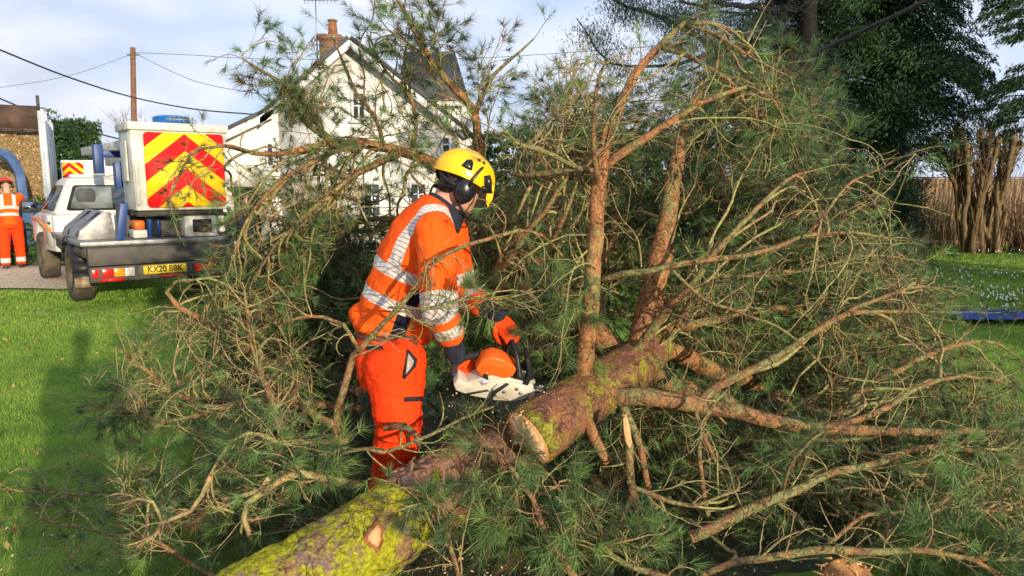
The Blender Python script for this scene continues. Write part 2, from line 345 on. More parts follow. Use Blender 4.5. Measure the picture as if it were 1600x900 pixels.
# ---------------------------------------------------------------- foliage helpers
def leaves(C, size, squash=None, vv=None, droop=0, dr=None, wid=.45):
    """random leaf-sized quads at points C"""
    n = len(C); a = rng.normal(size=(n, 3)); a /= np.linalg.norm(a, axis=1)[:, None]; a[:, 2] -= droop
    if dr is not None: a = a*.55+np.asarray(dr)
    b = np.cross(a, rng.normal(size=(n, 3))); b /= np.linalg.norm(b, axis=1)[:, None]+1e-9
    s = size*rng.uniform(.5, 1.3, (n, 1)); a = a*s; b = b*s*wid
    V = np.stack([C-a, C+b, C+a, C-b], 1).reshape(-1, 3)
    v = np.repeat(np.clip(rng.normal(.5, .25, n) if vv is None else vv, 0, 1), 4)
    return V, [np.arange(4*n).reshape(-1, 4)], v
def fbm(p, s, o=0): return mnoise.fractal(Vector((float(p[0])*s+o, float(p[1])*s, float(p[2])*s)), 1, 2, 4)
def hedge(name, label, x0, x1, y0, y1, z0, z1, n, size=.05, rz=0, loc=None, m=None):
    """clipped hedge: leaf shell round a dark twiggy core, uneven faces"""
    root = thing(name, label, 'hedge', loc or ((x0+x1)/2, (y0+y1)/2, z0), rz)
    hx, hy, hz = (x1-x0)/2, (y1-y0)/2, z1-z0
    A = np.array([hy*hz*2, hy*hz*2, hx*hz*2, hx*hz*2, 4*hx*hy]); f = rng.choice(5, n, p=A/A.sum())
    u = rng.uniform(-1, 1, (n, 3)); p = u*[hx, hy, hz/2]+[0, 0, hz/2]
    p[f == 0, 0] = -hx; p[f == 1, 0] = hx; p[f == 2, 1] = -hy; p[f == 3, 1] = hy; p[f == 4, 2] = hz
    d = np.array([fbm(q, 1.3)*.22+fbm(q, 5, 9)*.10 for q in p])+rng.normal(0, .04, n)
    c = np.array([0, 0, hz/2]); dirn = p-c; dirn /= np.linalg.norm(dirn, axis=1)[:, None]
    p = p+dirn*d[:, None]
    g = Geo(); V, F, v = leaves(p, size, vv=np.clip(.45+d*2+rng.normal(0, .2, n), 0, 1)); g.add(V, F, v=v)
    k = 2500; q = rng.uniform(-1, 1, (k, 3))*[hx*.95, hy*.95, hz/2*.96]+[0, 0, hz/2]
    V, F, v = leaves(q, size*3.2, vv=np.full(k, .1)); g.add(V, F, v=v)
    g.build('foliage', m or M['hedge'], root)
    g = Geo()
    for k in range(14):
        x = random.uniform(-hx, hx)*.9; g.tube([(x, 0, 0), (x+random.uniform(-.1, .1), random.uniform(-.2, .2)*hy, hz*.5), (x, 0, hz*.9)], [.04, .03, .01], 6)
    g.build('stems', M['trunk_dark'], root)
    return root

def frond_tree(name, label, cat, base, H, trunk_r, clumps, m, leaf=.05, per=140, spread=.45, droop=.5, limbs=True, lean=(0, 0), group=None, trunk_mat=None, flat=.35):
    """clumps: Nx3 world points where a drooping spray of foliage hangs"""
    base = np.array(base, float); root = thing(name, label, cat, base, group=group)
    g = Geo(); top = base+[lean[0], lean[1], H]
    ks = np.linspace(0, 1, 12); tp = base+(top-base)*ks[:, None]+np.stack([.12*np.sin(ks*5), .12*np.cos(ks*4)-.12, 0*ks], 1)
    g.tube(tp, trunk_r*(1-.8*ks)+.02, 12); g.build('trunk', trunk_mat or M['trunk_dark'], root, W=base, smooth=True)
    gl = Geo(); gf = Geo()
    for c in clumps:
        zz = np.clip((c[2]-base[2]-.15*np.linalg.norm((c-base)[:2]))/H, .04, .97); o = tp[0]+(tp[-1]-tp[0])*zz
        o = np.array([np.interp(zz, ks, tp[:, i]) for i in range(3)])
        mid = (o+c)/2+[0, 0, .12*np.linalg.norm(c-o)]
        if limbs:
            q = np.array([o*(1-t)**2+2*mid*t*(1-t)+c*t*t for t in np.linspace(0, 1, 6)])
            gl.tube(q, np.linspace(.028, .006, 6)*(1+trunk_r), 4, cap=False)
        out = nz((c-o)*[1, 1, .3]); side = nz(np.cross(out, [0, 0, 1])); cv = np.clip(random.gauss(.5, .22), 0, 1)
        nf = 7; t = rng.uniform(0, 1, per); s = rng.normal(0, 1, per)*spread*.42*(1-.5*t)
        pts = c+out*(t*spread-.3*spread)[:, None]+side*s[:, None]
        pts[:, 2] += -droop*spread*(t**1.5)-.35*droop*np.abs(s)+rng.normal(0, .5, per)*spread*flat*.5
        V, F, v = leaves(pts, leaf, vv=np.clip(cv+rng.normal(0, .15, per), 0, 1), dr=out*.6+side*.5*np.sign(random.random()-.5)-np.array([0, 0, .7]), wid=.28); gf.add(V, F, v=v)
    if limbs: gl.build('limbs', trunk_mat or M['trunk_dark'], root, W=base)
    gf.build('foliage', m, root, W=base)
    return root
def clumps_in(n, rows, depth, jit=.3):
    """points inside a silhouette given in photo pixels as rows (y, x_left, x_right); depth (d, half thickness)"""
    rows = sorted(rows); ys = [r[0] for r in rows]; out = []
    wd = np.array([r[2]-r[1] for r in rows], float)
    while len(out) < n:
        y = random.uniform(ys[0], ys[-1]); a = np.interp(y, ys, [r[1] for r in rows]); b = np.interp(y, ys, [r[2] for r in rows])
        if random.random() > (b-a)/wd.max(): continue
        u = random.uniform(-1, 1); q = (a+b)/2+(b-a)/2*u
        th = depth[1]*math.sqrt(max(0, 1-u*u)); dd = depth[0]+random.uniform(-1, 1)*th
        s = dd/depth[0]
        p = P(q, y, depth[0]); p[1] = dd; out.append(p)
    return np.array(out)

# ---------------------------------------------------------------- trees and hedges behind
cp = clumps_in(520, [(-330, 1330, 1400), (-150, 1270, 1450), (0, 1195, 1470), (60, 1190, 1490), (120, 1215, 1495), (170, 1235, 1475), (220, 1245, 1430), (250, 1260, 1410)], (15.5, 1.9))
cp2 = clumps_in(80, [(255, 1230, 1400), (300, 1240, 1420), (345, 1255, 1435), (380, 1290, 1400)], (15.0, 1.3))
frond_tree('cypress_tree', 'tall dense dark green cypress with drooping sprays, behind the right of the fallen pine', 'tree', [P(1378, 390, 15.7)[0], 15.7, 0], 9.5, .2,
           np.vstack([cp, cp2]), M['cypress'], leaf=.040, per=520, spread=.72, droop=.75)
cp = clumps_in(120, [(-300, 1150, 1330), (-60, 1080, 1330), (20, 1120, 1300), (90, 1170, 1290), (160, 1200, 1290), (300, 1210, 1280), (380, 1210, 1270)], (14.2, 1.0))
extra = []
for a, b, n in (((950, -5), (1080, 45), 30), ((1000, 8), (1200, 20), 40), ((905, 30), (985, 108), 22), ((1080, 40), (1200, 110), 22), ((1150, -30), (960, -20), 30), ((1010, 60), (1100, 130), 14)):
    for t in rng.uniform(0, 1, n):
        extra.append(P(a[0]+(b[0]-a[0])*t+random.gauss(0, 9), a[1]+(b[1]-a[1])*t+random.gauss(0, 7), 12.2+random.uniform(-.5, .5)))
yw = frond_tree('yew_tree', 'dark evergreen with black trunk and long feathery limbs reaching over the fallen crown', 'tree', [P(1232, 390, 14)[0], 14, 0], 9, .22,
           cp, M['yew'], leaf=.024, per=420, spread=.7, droop=.9)
g = Geo(); gf = Geo(); b0 = np.array([P(1232, 390, 14)[0], 14, 0])
for rows in ([(1232, -60, 14, .09), (1120, -60, 13, .07), (1020, -30, 12.4, .05), (950, -10, 12, .03)], [(1232, 60, 14, .08), (1139, 77, 13, .055), (1055, 37, 12.5, .04), (960, 0, 12.1, .025)],
             [(1232, 20, 14, .06), (1150, 8, 13, .045), (1060, 5, 12.3, .02)], [(1139, 77, 13, .04), (1060, 100, 12.7, .03), (981, 106, 12.4, .022), (934, 80, 12.2, .015), (901, 29, 12, .008)],
             [(1232, 30, 14, .04), (1190, 22, 13.5, .03), (1100, 20, 13, .015)]):
    p, r = px_path(rows, step=.25, noise=.08); g.tube(p, r, 6)
g.build('long_limbs', M['trunk_dark'], yw, W=b0, smooth=True)
for c in extra:
    n = 150; t = rng.uniform(0, 1, n); pts = c+rng.normal(0, .10, (n, 3))*[1.5, 1, .6]+np.stack([0*t, 0*t, -.25*t], 1); V, F, v = leaves(pts, .019, droop=1.2, wid=.3); gf.add(V, F, v=v)
gf.build('hanging_sprays', M['yew'], yw, W=b0)

cp = clumps_in(150, [(-200, 1610, 1800), (-40, 1565, 1800), (60, 1565, 1800), (100, 1560, 1780), (150, 1548, 1760), (190, 1570, 1720), (205, 1590, 1700)], (12.5, .9))
frond_tree('evergreen_tree', 'dark evergreen reaching in at the right edge above the bare stems', 'tree', [P(1720, 390, 12.6)[0], 12.6, 0], 6.5, .16, cp, M['cypress'], leaf=.036, per=300, spread=.42, droop=.3)

# bare multi-stem shrub in front of the fence
def pollard():
    b = P(1530, 404, 17); b[2] = 0
    root = thing('pollarded_shrub', 'many-stemmed bare shrub with knobbly sunlit stems in front of the garden fence', 'shrub', b)
    lit = barkmat('shrub_bark', (.24, .17, .09), (.15, .10, .06), (.20, .19, .07), .3, 20, .5)
    thin = mat('thin_shoots', (.22, .125, .065), .8, col2=(.10, .06, .035), scale=3)
    g = Geo(); tops = []
    for i in range(20):
        tx = 1458+i*7.2+random.uniform(-4, 4); ty = random.uniform(196, 258); dd = 17+random.uniform(-.4, .5)
        o = b+[random.uniform(-.35, .35), random.uniform(-.3, .3), 0]; t = P(tx, ty, dd); m_ = o*.5+t*.5+[random.uniform(-.1, .1)-.15*(tx-1530)/80*0, 0, .2]
        p, r = spline([list(o)+[.075], list(o*.7+t*.3+[random.uniform(-.08, .08), 0, .1])+[.06], list(m_)+[.055], list(t)+[random.uniform(.04, .07)]], step=.12, noise=.03)
        g.tube(p, r, 8); tops.append((p, t))
        g.ell(t, (.09, .09, .12), nu=8, nv=6)
    g.build('stems', lit, root, W=b, smooth=True)
    g = Geo()
    for p, t in tops:
        for k in range(20):
            o = p[random.randint(len(p)//2, len(p)-1)]; e = o+np.array([random.gauss(0, .2), random.gauss(0, .2), random.uniform(.3, 1.1)])
            g.tube([o, (o+e)/2+[random.gauss(0, .05), 0, 0], e], [.010, .007, .003], 4)
    for k in range(80):
        o = b+[random.gauss(.1, .55), random.gauss(0, .35), 0]; h = random.uniform(1.0, 3.2)
        e = o+np.array([(o[0]-b[0])*.5+random.gauss(0, .3), random.gauss(0, .2), h]); g.tube([o, (o+e)/2+[random.gauss(0, .08), 0, 0], e], [.008, .006, .003], 4)
    for k in range(240):
        o = b+[random.uniform(.75, 1.5), random.gauss(0, .3), 0]; e = o+np.array([random.gauss(.1, .3), random.gauss(0, .2), random.uniform(.8, 1.9)])
        g.tube([o, (o+e)/2+[random.gauss(0, .08), 0, 0], e], [.009, .007, .003], 4)
    g.build('thin_shoots', thin, root, W=b)
    c = np.array([t+rng.normal(0, .26, 3)+[0, 0, .05] for p, t in tops for _ in range(90)]); V, F, v = leaves(c, .04); g = Geo(); g.add(V, F, v=v*.4); g.build('ivy_leaves', M['hedge'], root, W=b)
pollard()
def small_twiggy(px, py0, py1, d, name, label, spread=.5, n=60, mm=None, W0=None):
    b = P(px, 400, d); b[2] = float(terrain(b[0], b[1])); top = P(px, py1, d)
    root = thing(name, label, 'tree', b); g = Geo()
    g.tube([b, (b+top)/2+[.08, 0, 0], top-[0, 0, .3*(top[2]-b[2])]], [.09, .06, .03], 7)
    g.build('trunk', mm or M['trunk_dark'], root, W=b); g = Geo(); H = top[2]-b[2]
    for k in range(n):
        o = b+np.array([0, 0, random.uniform(.4, .72)*H]); a = random.uniform(0, 6.3); rr = random.uniform(.2, 1)*spread*H*.5
        e = np.array([b[0]+rr*math.cos(a), b[1]+rr*math.sin(a), o[2]+random.uniform(.12, .4)*H])
        if e[2] > top[2]: e[2] = top[2]-random.uniform(0, .2)
        m_ = (o+e)/2+rng.normal(0, .08, 3); g.tube([o, m_, e], [.022, .015, .005], 4)
        for _ in range(4):
            q = m_*.5+e*.5+rng.normal(0, .05, 3); g.tube([q, q+rng.normal(0, .25, 3)+[0, 0, .3]], [.008, .003], 3)
    g.build('branches', mm or M['trunk_dark'], root, W=b)
small_twiggy(230, 0, 165, 34, 'bare_tree', 'pale leafless tree far behind the platform basket, beside the utility pole', .6, 60, mat('pale_twigs', (.3, .24, .2), .9))
small_twiggy(1405, 0, 215, 20.5, 'bare_tree', 'thin leafless tree seen through the gap under the cypress crown', .5, 60)

# hedges
a = P(735, 212, 19); e = P(870, 212, 19)
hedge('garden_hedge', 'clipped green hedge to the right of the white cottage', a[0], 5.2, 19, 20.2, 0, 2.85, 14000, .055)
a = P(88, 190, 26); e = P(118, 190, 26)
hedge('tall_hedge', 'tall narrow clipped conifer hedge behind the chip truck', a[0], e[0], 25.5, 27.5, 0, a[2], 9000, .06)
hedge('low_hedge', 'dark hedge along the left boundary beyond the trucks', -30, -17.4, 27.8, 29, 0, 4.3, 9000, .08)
for i, (pa, pb, dd, hh, lab) in enumerate([(30, 84, 14.8, 1.3, 'dark brushwood heap beside the kneeling-height end of the chip truck')]):
    pass

# close-board fence at the right
def fence():
    d0 = 19.; x0 = P(1330, 390, d0)[0]; x1 = 17.5; root = thing('garden_fence', 'brown close-board timber fence behind the bare shrub, sunlit in patches', 'fence', (x0, d0, 0))
    wood = mat('fence_boards', (.30, .20, .11), .85, col2=(.17, .105, .06), scale=3, bump=.4, bscale=30, stretch=(6, 1, .6))
    g = Geo(); x = 0; i = 0
    while x < x1-x0:
        g.bx(x, x+.118, -.012+.008*(i % 2), .012+.008*(i % 2), .14, 1.70+.01*random.random()); x += .112; i += 1
    g.build('boards', wood, root)
    g = Geo(); g.bx(0, x1-x0, -.015, .03, 0, .136); g.build('gravel_board', wood, root)
    g = Geo(); g.bx(0, x1-x0, -.03, .05, 1.715, 1.75); g.build('capping_rail', wood, root)
    for k in range(6):
        g = Geo(); g.box((k*1.83, .075, .88), (.09, .09, 1.74)); g.build('post', wood, root)
fence()

# ---------------------------------------------------------------- house
def house():
    d = 20.; base = -.37
    def X(px): return P(px, 300, d)[0]
    def Z(py): return P(800, py, d)[2]
    o = np.array([X(557), d, base]); root = thing('cottage', 'white rendered cottage with slate roof, brick chimney and lower side extension', 'house', o)
    white = mat('white_render', (.78, .76, .72), .9, .05, 2, .25, 60); slate = mat('roof_slate', (.085, .085, .095), .7, col2=(.045, .045, .05), scale=14, bump=.6, bscale=9, stretch=(1, 1, 3))
    trim = mat('white_trim', (.80, .80, .80), .5, .03); glass = mat('window_glass', (.05, .06, .07), .08, .3, 2, spec=.8)
    dark = mat('dark_fascia', (.03, .03, .035), .6)
    def gx(px): return X(px)-o[0]
    def gz(py): return Z(py)-base
    D = 7.5
    # main gable block
    poly = [(gx(440), 0, 0), (gx(712), 0, 0), (gx(712), 0, gz(197)), (gx(557), 0, gz(70)), (gx(440), 0, gz(167))]
    g = Geo(); g.prism(poly, (0, D, 0))
    g.build('wall', white, root)
    # lean-to block at left
    g = Geo(); g.prism([(gx(338), .02, 0), (gx(345), .02, 0), (gx(345), .02, gz(292)), (gx(405), .02, gz(292)), (gx(405), .02, 0), (gx(439.8), .02, 0), (gx(439.8), .02, gz(175)), (gx(338), .02, gz(220))], (0, D-1, 0)); g.build('extension_wall', white, root)
    g = Geo(); g.bx(gx(345), gx(405), .9, .95, 0, gz(292)); g.build('doorway', mat('dark_doorway', (.02, .022, .03), .8), root)
    # roof planes
    def slope(x0, z0, x1, z1, y0, y1, th=.10, mm=slate, nm='roof'):
        n = np.array([-(z1-z0), 0, x1-x0]); n = n/np.linalg.norm(n)*th
        if n[2] < 0: n = -n
        g = Geo(); g.prism([(x0, y0, z0), (x1, y0, z1), (x1+n[0], y0, z1+n[2]), (x0+n[0], y0, z0+n[2])], (0, y1-y0, 0)); return g.build(nm, mm, root)
    e = .03
    slope(gx(418), gz(186)+e, gx(557)-.004, gz(66)+e, -.35, D)
    slope(gx(557)+.004, gz(66)+e, gx(728), gz(206)+e, -.35, D)
    slope(gx(322), gz(228)+e, gx(440), gz(172)+e, -.30, D-1)
    # barge boards
    for a, b, c, dd in ((418, 186, 557, 66), (728, 206, 557, 66), (322, 228, 440, 172)):
        x0, z0, x1, z1 = gx(a), gz(b), gx(c), gz(dd); g = Geo()
        g.prism([(x0, -.36, z0+.005), (x1, -.36, z1+.005), (x1, -.36, z1-.20), (x0, -.36, z0-.20)], (0, .05, 0)); g.build('barge_board', trim, root)
    g = Geo(); g.bx(gx(322), gx(322)+.1, -.3, D-1, gz(228)-.12, gz(228)); g.build('gutter', dark, root)
    # rear wing, right, roof facing camera
    x0, x1 = gx(700), gx(734); g = Geo(); g.bx(gx(630), x1, 3.0, 8.0, 0, P(800, 166, d+3)[2]-base); g.build('rear_wing_wall', white, root)
    zr = P(800, 93, d+6)[2]-base; ze = P(800, 163, d+3)[2]-base; xr = P(712, 93, d+6)[0]-o[0]; xe = P(727, 163, d+3)[0]-o[0]
    g = Geo(); g.prism([(0.6, 2.8, ze), (xe, 2.8, ze), (xr, 5.5, zr), (.6, 5.5, zr)], (0, .05, .1)); g.prism([(.6, 5.56, zr+.1), (xr, 5.56, zr+.1), (xe, 8.3, ze), (.6, 8.3, ze)], (0, .05, .1)); g.build('rear_wing_roof', slate, root)
    g = Geo(); g.bx(.6, xe, 2.70, 2.79, ze-.07, ze+.05); g.build('gutter', trim, root)
    # windows
    def win(a, b, c, dd, y=0., bars=(1, 1), nm='window'):
        x0, x1, z1, z0 = gx(a), gx(b), gz(c), gz(dd); g = Geo(); t = .06
        g.bx(x0, x0+t, y-.05, y-.003, z0, z1); g.bx(x1-t, x1, y-.05, y-.003, z0, z1); g.bx(x0+t, x1-t, y-.05, y-.003, z1-t, z1); g.bx(x0+t, x1-t, y-.05, y-.003, z0, z0+t)
        for k in range(bars[0]): xm = x0+(x1-x0)*(k+1)/(bars[0]+1); g.bx(xm-.018, xm+.018, y-.045, y-.003, z0+t, z1-t)
        for k in range(bars[1]): zm = z0+(z1-z0)*(k+1)/(bars[1]+1); g.bx(x0+t, x1-t, y-.04, y-.004, zm-.018, zm+.018)
        w = g.build(nm, trim, root); g = Geo(); g.bx(x0+.02, x1-.02, y-.022, y-.002, z0+.02, z1-.02); g.build('pane', glass, w)
        g = Geo(); g.bx(x0-.06, x1+.06, y-.10, y-.003, z0-.08, z0-.01); g.build('sill', trim, w)
    win(553, 576, 143, 188, bars=(1, 1)); win(566, 596, 285, 340, bars=(1, 2)); win(640, 668, 285, 340, bars=(1, 2)); win(690, 706, 212, 240, bars=(0, 1)); win(418, 432, 222, 262, .02, bars=(0, 1))
    # chimney
    brick = bpy.data.materials.new('chimney_brick'); brick.use_nodes = True; t = brick.node_tree; bn = N(t, 'ShaderNodeTexBrick'); bn.inputs['Scale'].default_value = 4
    bn.inputs['Color1'].default_value = (.20, .085, .05, 1); bn.inputs['Color2'].default_value = (.12, .06, .04, 1); bn.inputs['Mortar'].default_value = (.3, .25, .2, 1)
    tcx = N(t, 'ShaderNodeTexCoord'); mpx = N(t, 'ShaderNodeMapping'); mpx.inputs['Rotation'].default_value = (R(90), 0, 0); L(t, tcx.outputs['Object'], mpx.inputs[0]); L(t, mpx.outputs[0], bn.inputs['Vector']); L(t, bn.outputs['Color'], t.nodes['Principled BSDF'].inputs['Base Color'])
    def Pz(px, py): q = P(px, py, d+2.2)-o; return q
    a, b = Pz(504, 66), Pz(537, 130); g = Geo(); g.bx(a[0], b[0], 1.8, 2.6, b[2]-.8, a[2]); g.bx(a[0]-.06, b[0]+.06, 1.74, 2.66, a[2]+.002, a[2]+.14); ch = g.build('chimney', brick, root)
    c = Pz(520, 50); g = Geo(); g.cyl((c[0], 2.2, a[2]+.143), (c[0], 2.2, a[2]+.62), .14, .11, 14); g.torus((c[0], 2.2, a[2]+.6), (0, 0, 1), .115, .03); g.build('chimney_pot', mat('terracotta', (.26, .10, .05), .8), ch)
    # aerial
    al = mat('aerial_metal', (.3, .3, .32), .4, metal=.7); c = Pz(495, 60); t_ = Pz(495, 0); g = Geo(); g.cyl((c[0], 2.2, c[2]-.6), (c[0], 2.2, t_[2]+.1), .018, k=6)
    g.cyl((c[0]-.35, 2.2, t_[2]), (c[0]+.65, 2.2, t_[2]-.02), .012, k=5)
    for k in range(9): g.cyl((c[0]-.32+k*.11, 2.05, t_[2]-.01), (c[0]-.32+k*.11, 2.35, t_[2]-.01), .006, k=4); g.cyl((c[0]-.32+k*.11, 2.2, t_[2]-.12), (c[0]-.32+k*.11, 2.2, t_[2]+.1), .006, k=4)
    g.build('aerial', al, ch)
    # low white plinth / step
    g = Geo(); g.bx(gx(318), gx(560), -1.4, -1.0, 0, .13); g.build('garden_step', white, root)
house()

# utility pole and overhead lines
def poles():
    wood = mat('pole_wood', (.20, .10, .06), .9, .2, 10)
    b = P(208, 300, 32); b[2] = -.37; t = P(207.5, 74, 32); root = thing('utility_pole', 'brown timber utility pole standing behind the platform basket', 'pole', b)
    g = Geo(); g.tube([b, t], [.14, .1], 12); g.build('post', wood, root, W=b, smooth=True); g = Geo(); g.cyl(t+[-.25, 0, -.3], t+[.25, 0, -.3], .03); g.build('insulator_bar', wood, root, W=b)
    blk = mat('cable_black', (.015, .015, .017), .6); gr = mat('cable_grey', (.10, .10, .11), .6)
    def wire(rows, r, label, m):
        p, rr = spline([list(P(a, b_, c))+[r] for a, b_, c in rows], step=.4); o = p[0].copy(); g = Geo(); g.tube(p, rr, 6); ob = g.build('overhead_cable', m, W=o, smooth=True, label=label, cat='cable', group='overhead cables'); ob.location = o
    wire([(-60, 55, 16), (0, 78, 17), (100, 118, 19), (200, 150, 21), (300, 170, 21), (412, 180, 20)], .02, 'black overhead cable sagging across the left sky to the cottage eave', blk)
    wire([(-60, 130, 16), (0, 154, 16.5), (90, 190, 18), (190, 218, 20), (240, 225, 24)], .018, 'lower black cable passing the chip truck top', blk)
    wire([(207, 82, 32), (300, 86, 31), (420, 92, 30), (700, 92, 30), (860, 84, 30), (1100, 66, 30)], .012, 'thin grey line crossing behind the chimney at roof height', gr)
    wire([(-80, 148, 27), (100, 120, 30), (208, 84, 32)], .010, 'faint thin line rising from the left edge to the pole top', gr)
    wire([(208, 82, 32), (300, 125, 27), (420, 150, 20.5)], .010, 'faint thin line dropping from the pole top to the cottage', gr)
    wire([(1200, 118, 11), (1240, 99, 11), (1330, 56, 10.5), (1400, 24, 10), (1500, -25, 9.5), (1640, -100, 9)], .030, 'thick black twisted cable in front of the cypress, upper right', blk)
    wire([(1440, 45, 18), (1520, 36, 18), (1600, 25, 18), (1680, 14, 18)], .010, 'thin line across the sky gap right of the cypress', gr)
poles()
# blue tarpaulin on the right lawn
def tarp():
    c = P(1575, 502, 10); dv = c-np.array([0, 0, 1.6]); c = dv*(1.6/-dv[2]); nx, ny = 60, 24; V = []
    for i in range(nx):
        for j in range(ny):
            x = (i/(nx-1)-.5)*1.25; y = (j/(ny-1)-.5)*.5+.03*math.sin(i*.7); f = min(i, nx-1-i, j, ny-1-j)
            z = .015+(.035+.03*mnoise.noise(Vector((x*9, y*12, 0)))+.02*mnoise.noise(Vector((x*30, y*30, 4))))*min(1, f/3)
            V.append((x, y, max(z, .012)))
    i, j = np.meshgrid(np.arange(nx-1), np.arange(ny-1), indexing='ij'); a = (i*ny+j).ravel(); g = Geo(); g.add(V, [np.stack([a, a+ny, a+ny+1, a+1], 1)])
    o = g.build('tarpaulin', mat('blue_tarp', (.012, .05, .22), .55, .2, 6), smooth=True, label='crumpled dark blue tarpaulin lying on the right-hand lawn', cat='tarpaulin'); o.location = (c[0], c[1], .05)
    s = o.modifiers.new('solid', 'SOLIDIFY'); s.thickness = .008
tarp()
# ---------------------------------------------------------------- vehicles
M['white_paint'] = mat('white_van_paint', (.66, .66, .63), .32, col2=(.50, .49, .46), scale=2.2, spec=.5)
M['grey_grp'] = mat('weathered_fibreglass', (.62, .62, .59), .5, col2=(.36, .35, .32), scale=5, bump=.15, detail=9)
M['alloy'] = mat('chequer_alloy', (.30, .30, .30), .45, col2=(.15, .15, .15), scale=12, metal=.6, bump=.3, bscale=80)
M['black_steel'] = mat('dirty_black_steel', (.035, .035, .038), .6, col2=(.08, .065, .05), scale=5)
M['blue_steel'] = mat('blue_painted_steel', (.012, .05, .20), .45, .15, 4)
M['rubber'] = mat('tyre_rubber', (.03, .028, .026), .9, col2=(.12, .095, .06), scale=5, bump=.5, bscale=50)
M['glass_dark'] = mat('tinted_glass', (.03, .04, .045), .05, .2, 2, spec=.9)
M['red_lens'] = mat('red_lens', (.55, .012, .01), .25, .1); M['amber_lens'] = mat('amber_lens', (.75, .25, .01), .25, .1); M['white_lens'] = mat('white_lens', (.6, .55, .5), .25, .1)
M['plastic_black'] = mat('black_plastic', (.02, .02, .022), .45, .2, 20)
M['dirt'] = mat('grimy_paint', (.5, .48, .45), .5)
M['mud'] = mat('mud_flap', (.30, .23, .16), .9, .3, 10)
M['blue_poly'] = mat('blue_cover', (.01, .12, .38), .4, .1)
def chevmat(period=.47, k=.82, x0=0, ph=.0, yel=(.85, .58, .01), red=(.75, .012, .012)):
    m = bpy.data.materials.new('chevron_board'); m.use_nodes = True; t = m.node_tree; b = t.nodes['Principled BSDF']; b.inputs['Roughness'].default_value = .6; b.inputs['Specular IOR Level'].default_value = .25
    tc = N(t, 'ShaderNodeTexCoord'); s = N(t, 'ShaderNodeSeparateXYZ'); L(t, tc.outputs['Object'], s.inputs[0])
    a = N(t, 'ShaderNodeMath', operation='SUBTRACT'); L(t, s.outputs['X'], a.inputs[0]); a.inputs[1].default_value = x0
    a2 = N(t, 'ShaderNodeMath', operation='ABSOLUTE'); L(t, a.outputs[0], a2.inputs[0])
    a3 = N(t, 'ShaderNodeMath', operation='MULTIPLY_ADD'); L(t, a2.outputs[0], a3.inputs[0]); a3.inputs[1].default_value = k; L(t, s.outputs['Z'], a3.inputs[2])
    a4 = N(t, 'ShaderNodeMath', operation='MULTIPLY_ADD'); L(t, a3.outputs[0], a4.inputs[0]); a4.inputs[1].default_value = 1/period; a4.inputs[2].default_value = ph+10
    a5 = N(t, 'ShaderNodeMath', operation='FRACT'); L(t, a4.outputs[0], a5.inputs[0]); a6 = N(t, 'ShaderNodeMath', operation='GREATER_THAN'); L(t, a5.outputs[0], a6.inputs[0]); a6.inputs[1].default_value = .5
    n = N(t, 'ShaderNodeTexNoise'); n.inputs['Scale'].default_value = 6; rr = N(t, 'ShaderNodeValToRGB'); rr.color_ramp.elements[0].color = (.8, .8, .8, 1); L(t, tc.outputs['Object'], n.inputs[0]); L(t, n.outputs['Fac'], rr.inputs[0])
    mx = N(t, 'ShaderNodeMix', data_type='RGBA'); L(t, a6.outputs[0], mx.inputs[0]); mx.inputs[6].default_value = (*yel, 1); mx.inputs[7].default_value = (*red, 1)
    mu = N(t, 'ShaderNodeMix', data_type='RGBA', blend_type='MULTIPLY'); mu.inputs[0].default_value = 1; L(t, mx.outputs[2], mu.inputs[6]); L(t, rr.outputs[0], mu.inputs[7]); L(t, mu.outputs[2], b.inputs['Base Color']); return m
def rounded(x0, x1, z0, z1, r, y, n=5):
    pts = []
    for cx, cz, a0 in ((x1-r, z1-r, 0), (x0+r, z1-r, 90), (x0+r, z0+r, 180), (x1-r, z0+r, 270)):
        for k in range(n+1): a = R(a0+90*k/n); pts.append((cx+r*math.cos(a), y, cz+r*math.sin(a)))
    return pts
def text_mesh(s, size, name, mat_, parent, loc, rot, depth=.001, sx=1, bold=0):
    c = bpy.data.curves.new('txt', 'FONT'); c.body = s; c.size = size; c.extrude = depth; c.align_x = 'CENTER'; c.align_y = 'CENTER'; c.offset = bold
    o = bpy.data.objects.new('txt', c); COL.objects.link(o); dg = bpy.context.evaluated_depsgraph_get(); me = bpy.data.meshes.new_from_object(o.evaluated_get(dg)); me.name = name
    bpy.data.objects.remove(o); me.materials.clear(); ob = obj(name, me, mat_, parent); ob.location = loc; ob.rotation_euler = rot; ob.scale = (sx, 1, 1); return ob

def wheel(parent, x, y, r=.38, w=.26):
    g = Geo(); n = 40; prof = [(r*.62, -w/2), (r*.93, -w/2), (r, -w*.36), (r, w*.36), (r*.93, w/2), (r*.62, w/2)]; V = []
    for i in range(n):
        a = 2*math.pi*i/n
        for k, (q, xx) in enumerate(prof):
            rr = q+(.012 if k in (2, 3) and i % 2 else 0); V.append((xx, rr*math.cos(a), rr*math.sin(a)))
    m = len(prof); F = [[i*m+k, i*m+(k+1) % m, ((i+1) % n)*m+(k+1) % m, ((i+1) % n)*m+k] for i in range(n) for k in range(m)]
    hub = thing('wheel', None, None, (x, y, r)); hub.parent = parent
    g.add(V, [F]); g.build('tyre', M['rubber'], hub, smooth=False)
    g = Geo(); s = -1 if x < 0 else 1; g.cyl((-w*.2, 0, 0), (w*.2, 0, 0), r*.62, k=28); g.cyl((s*w*.2, 0, 0), (s*w*.3, 0, 0), r*.22, k=16)
    for k in range(8):
        a = k*math.pi/4; g.cyl((s*w*.2, r*.42*math.cos(a), r*.42*math.sin(a)), (s*w*.215, r*.42*math.cos(a), r*.42*math.sin(a)), r*.09, k=10)
    g.build('rim', M['alloy'], hub)
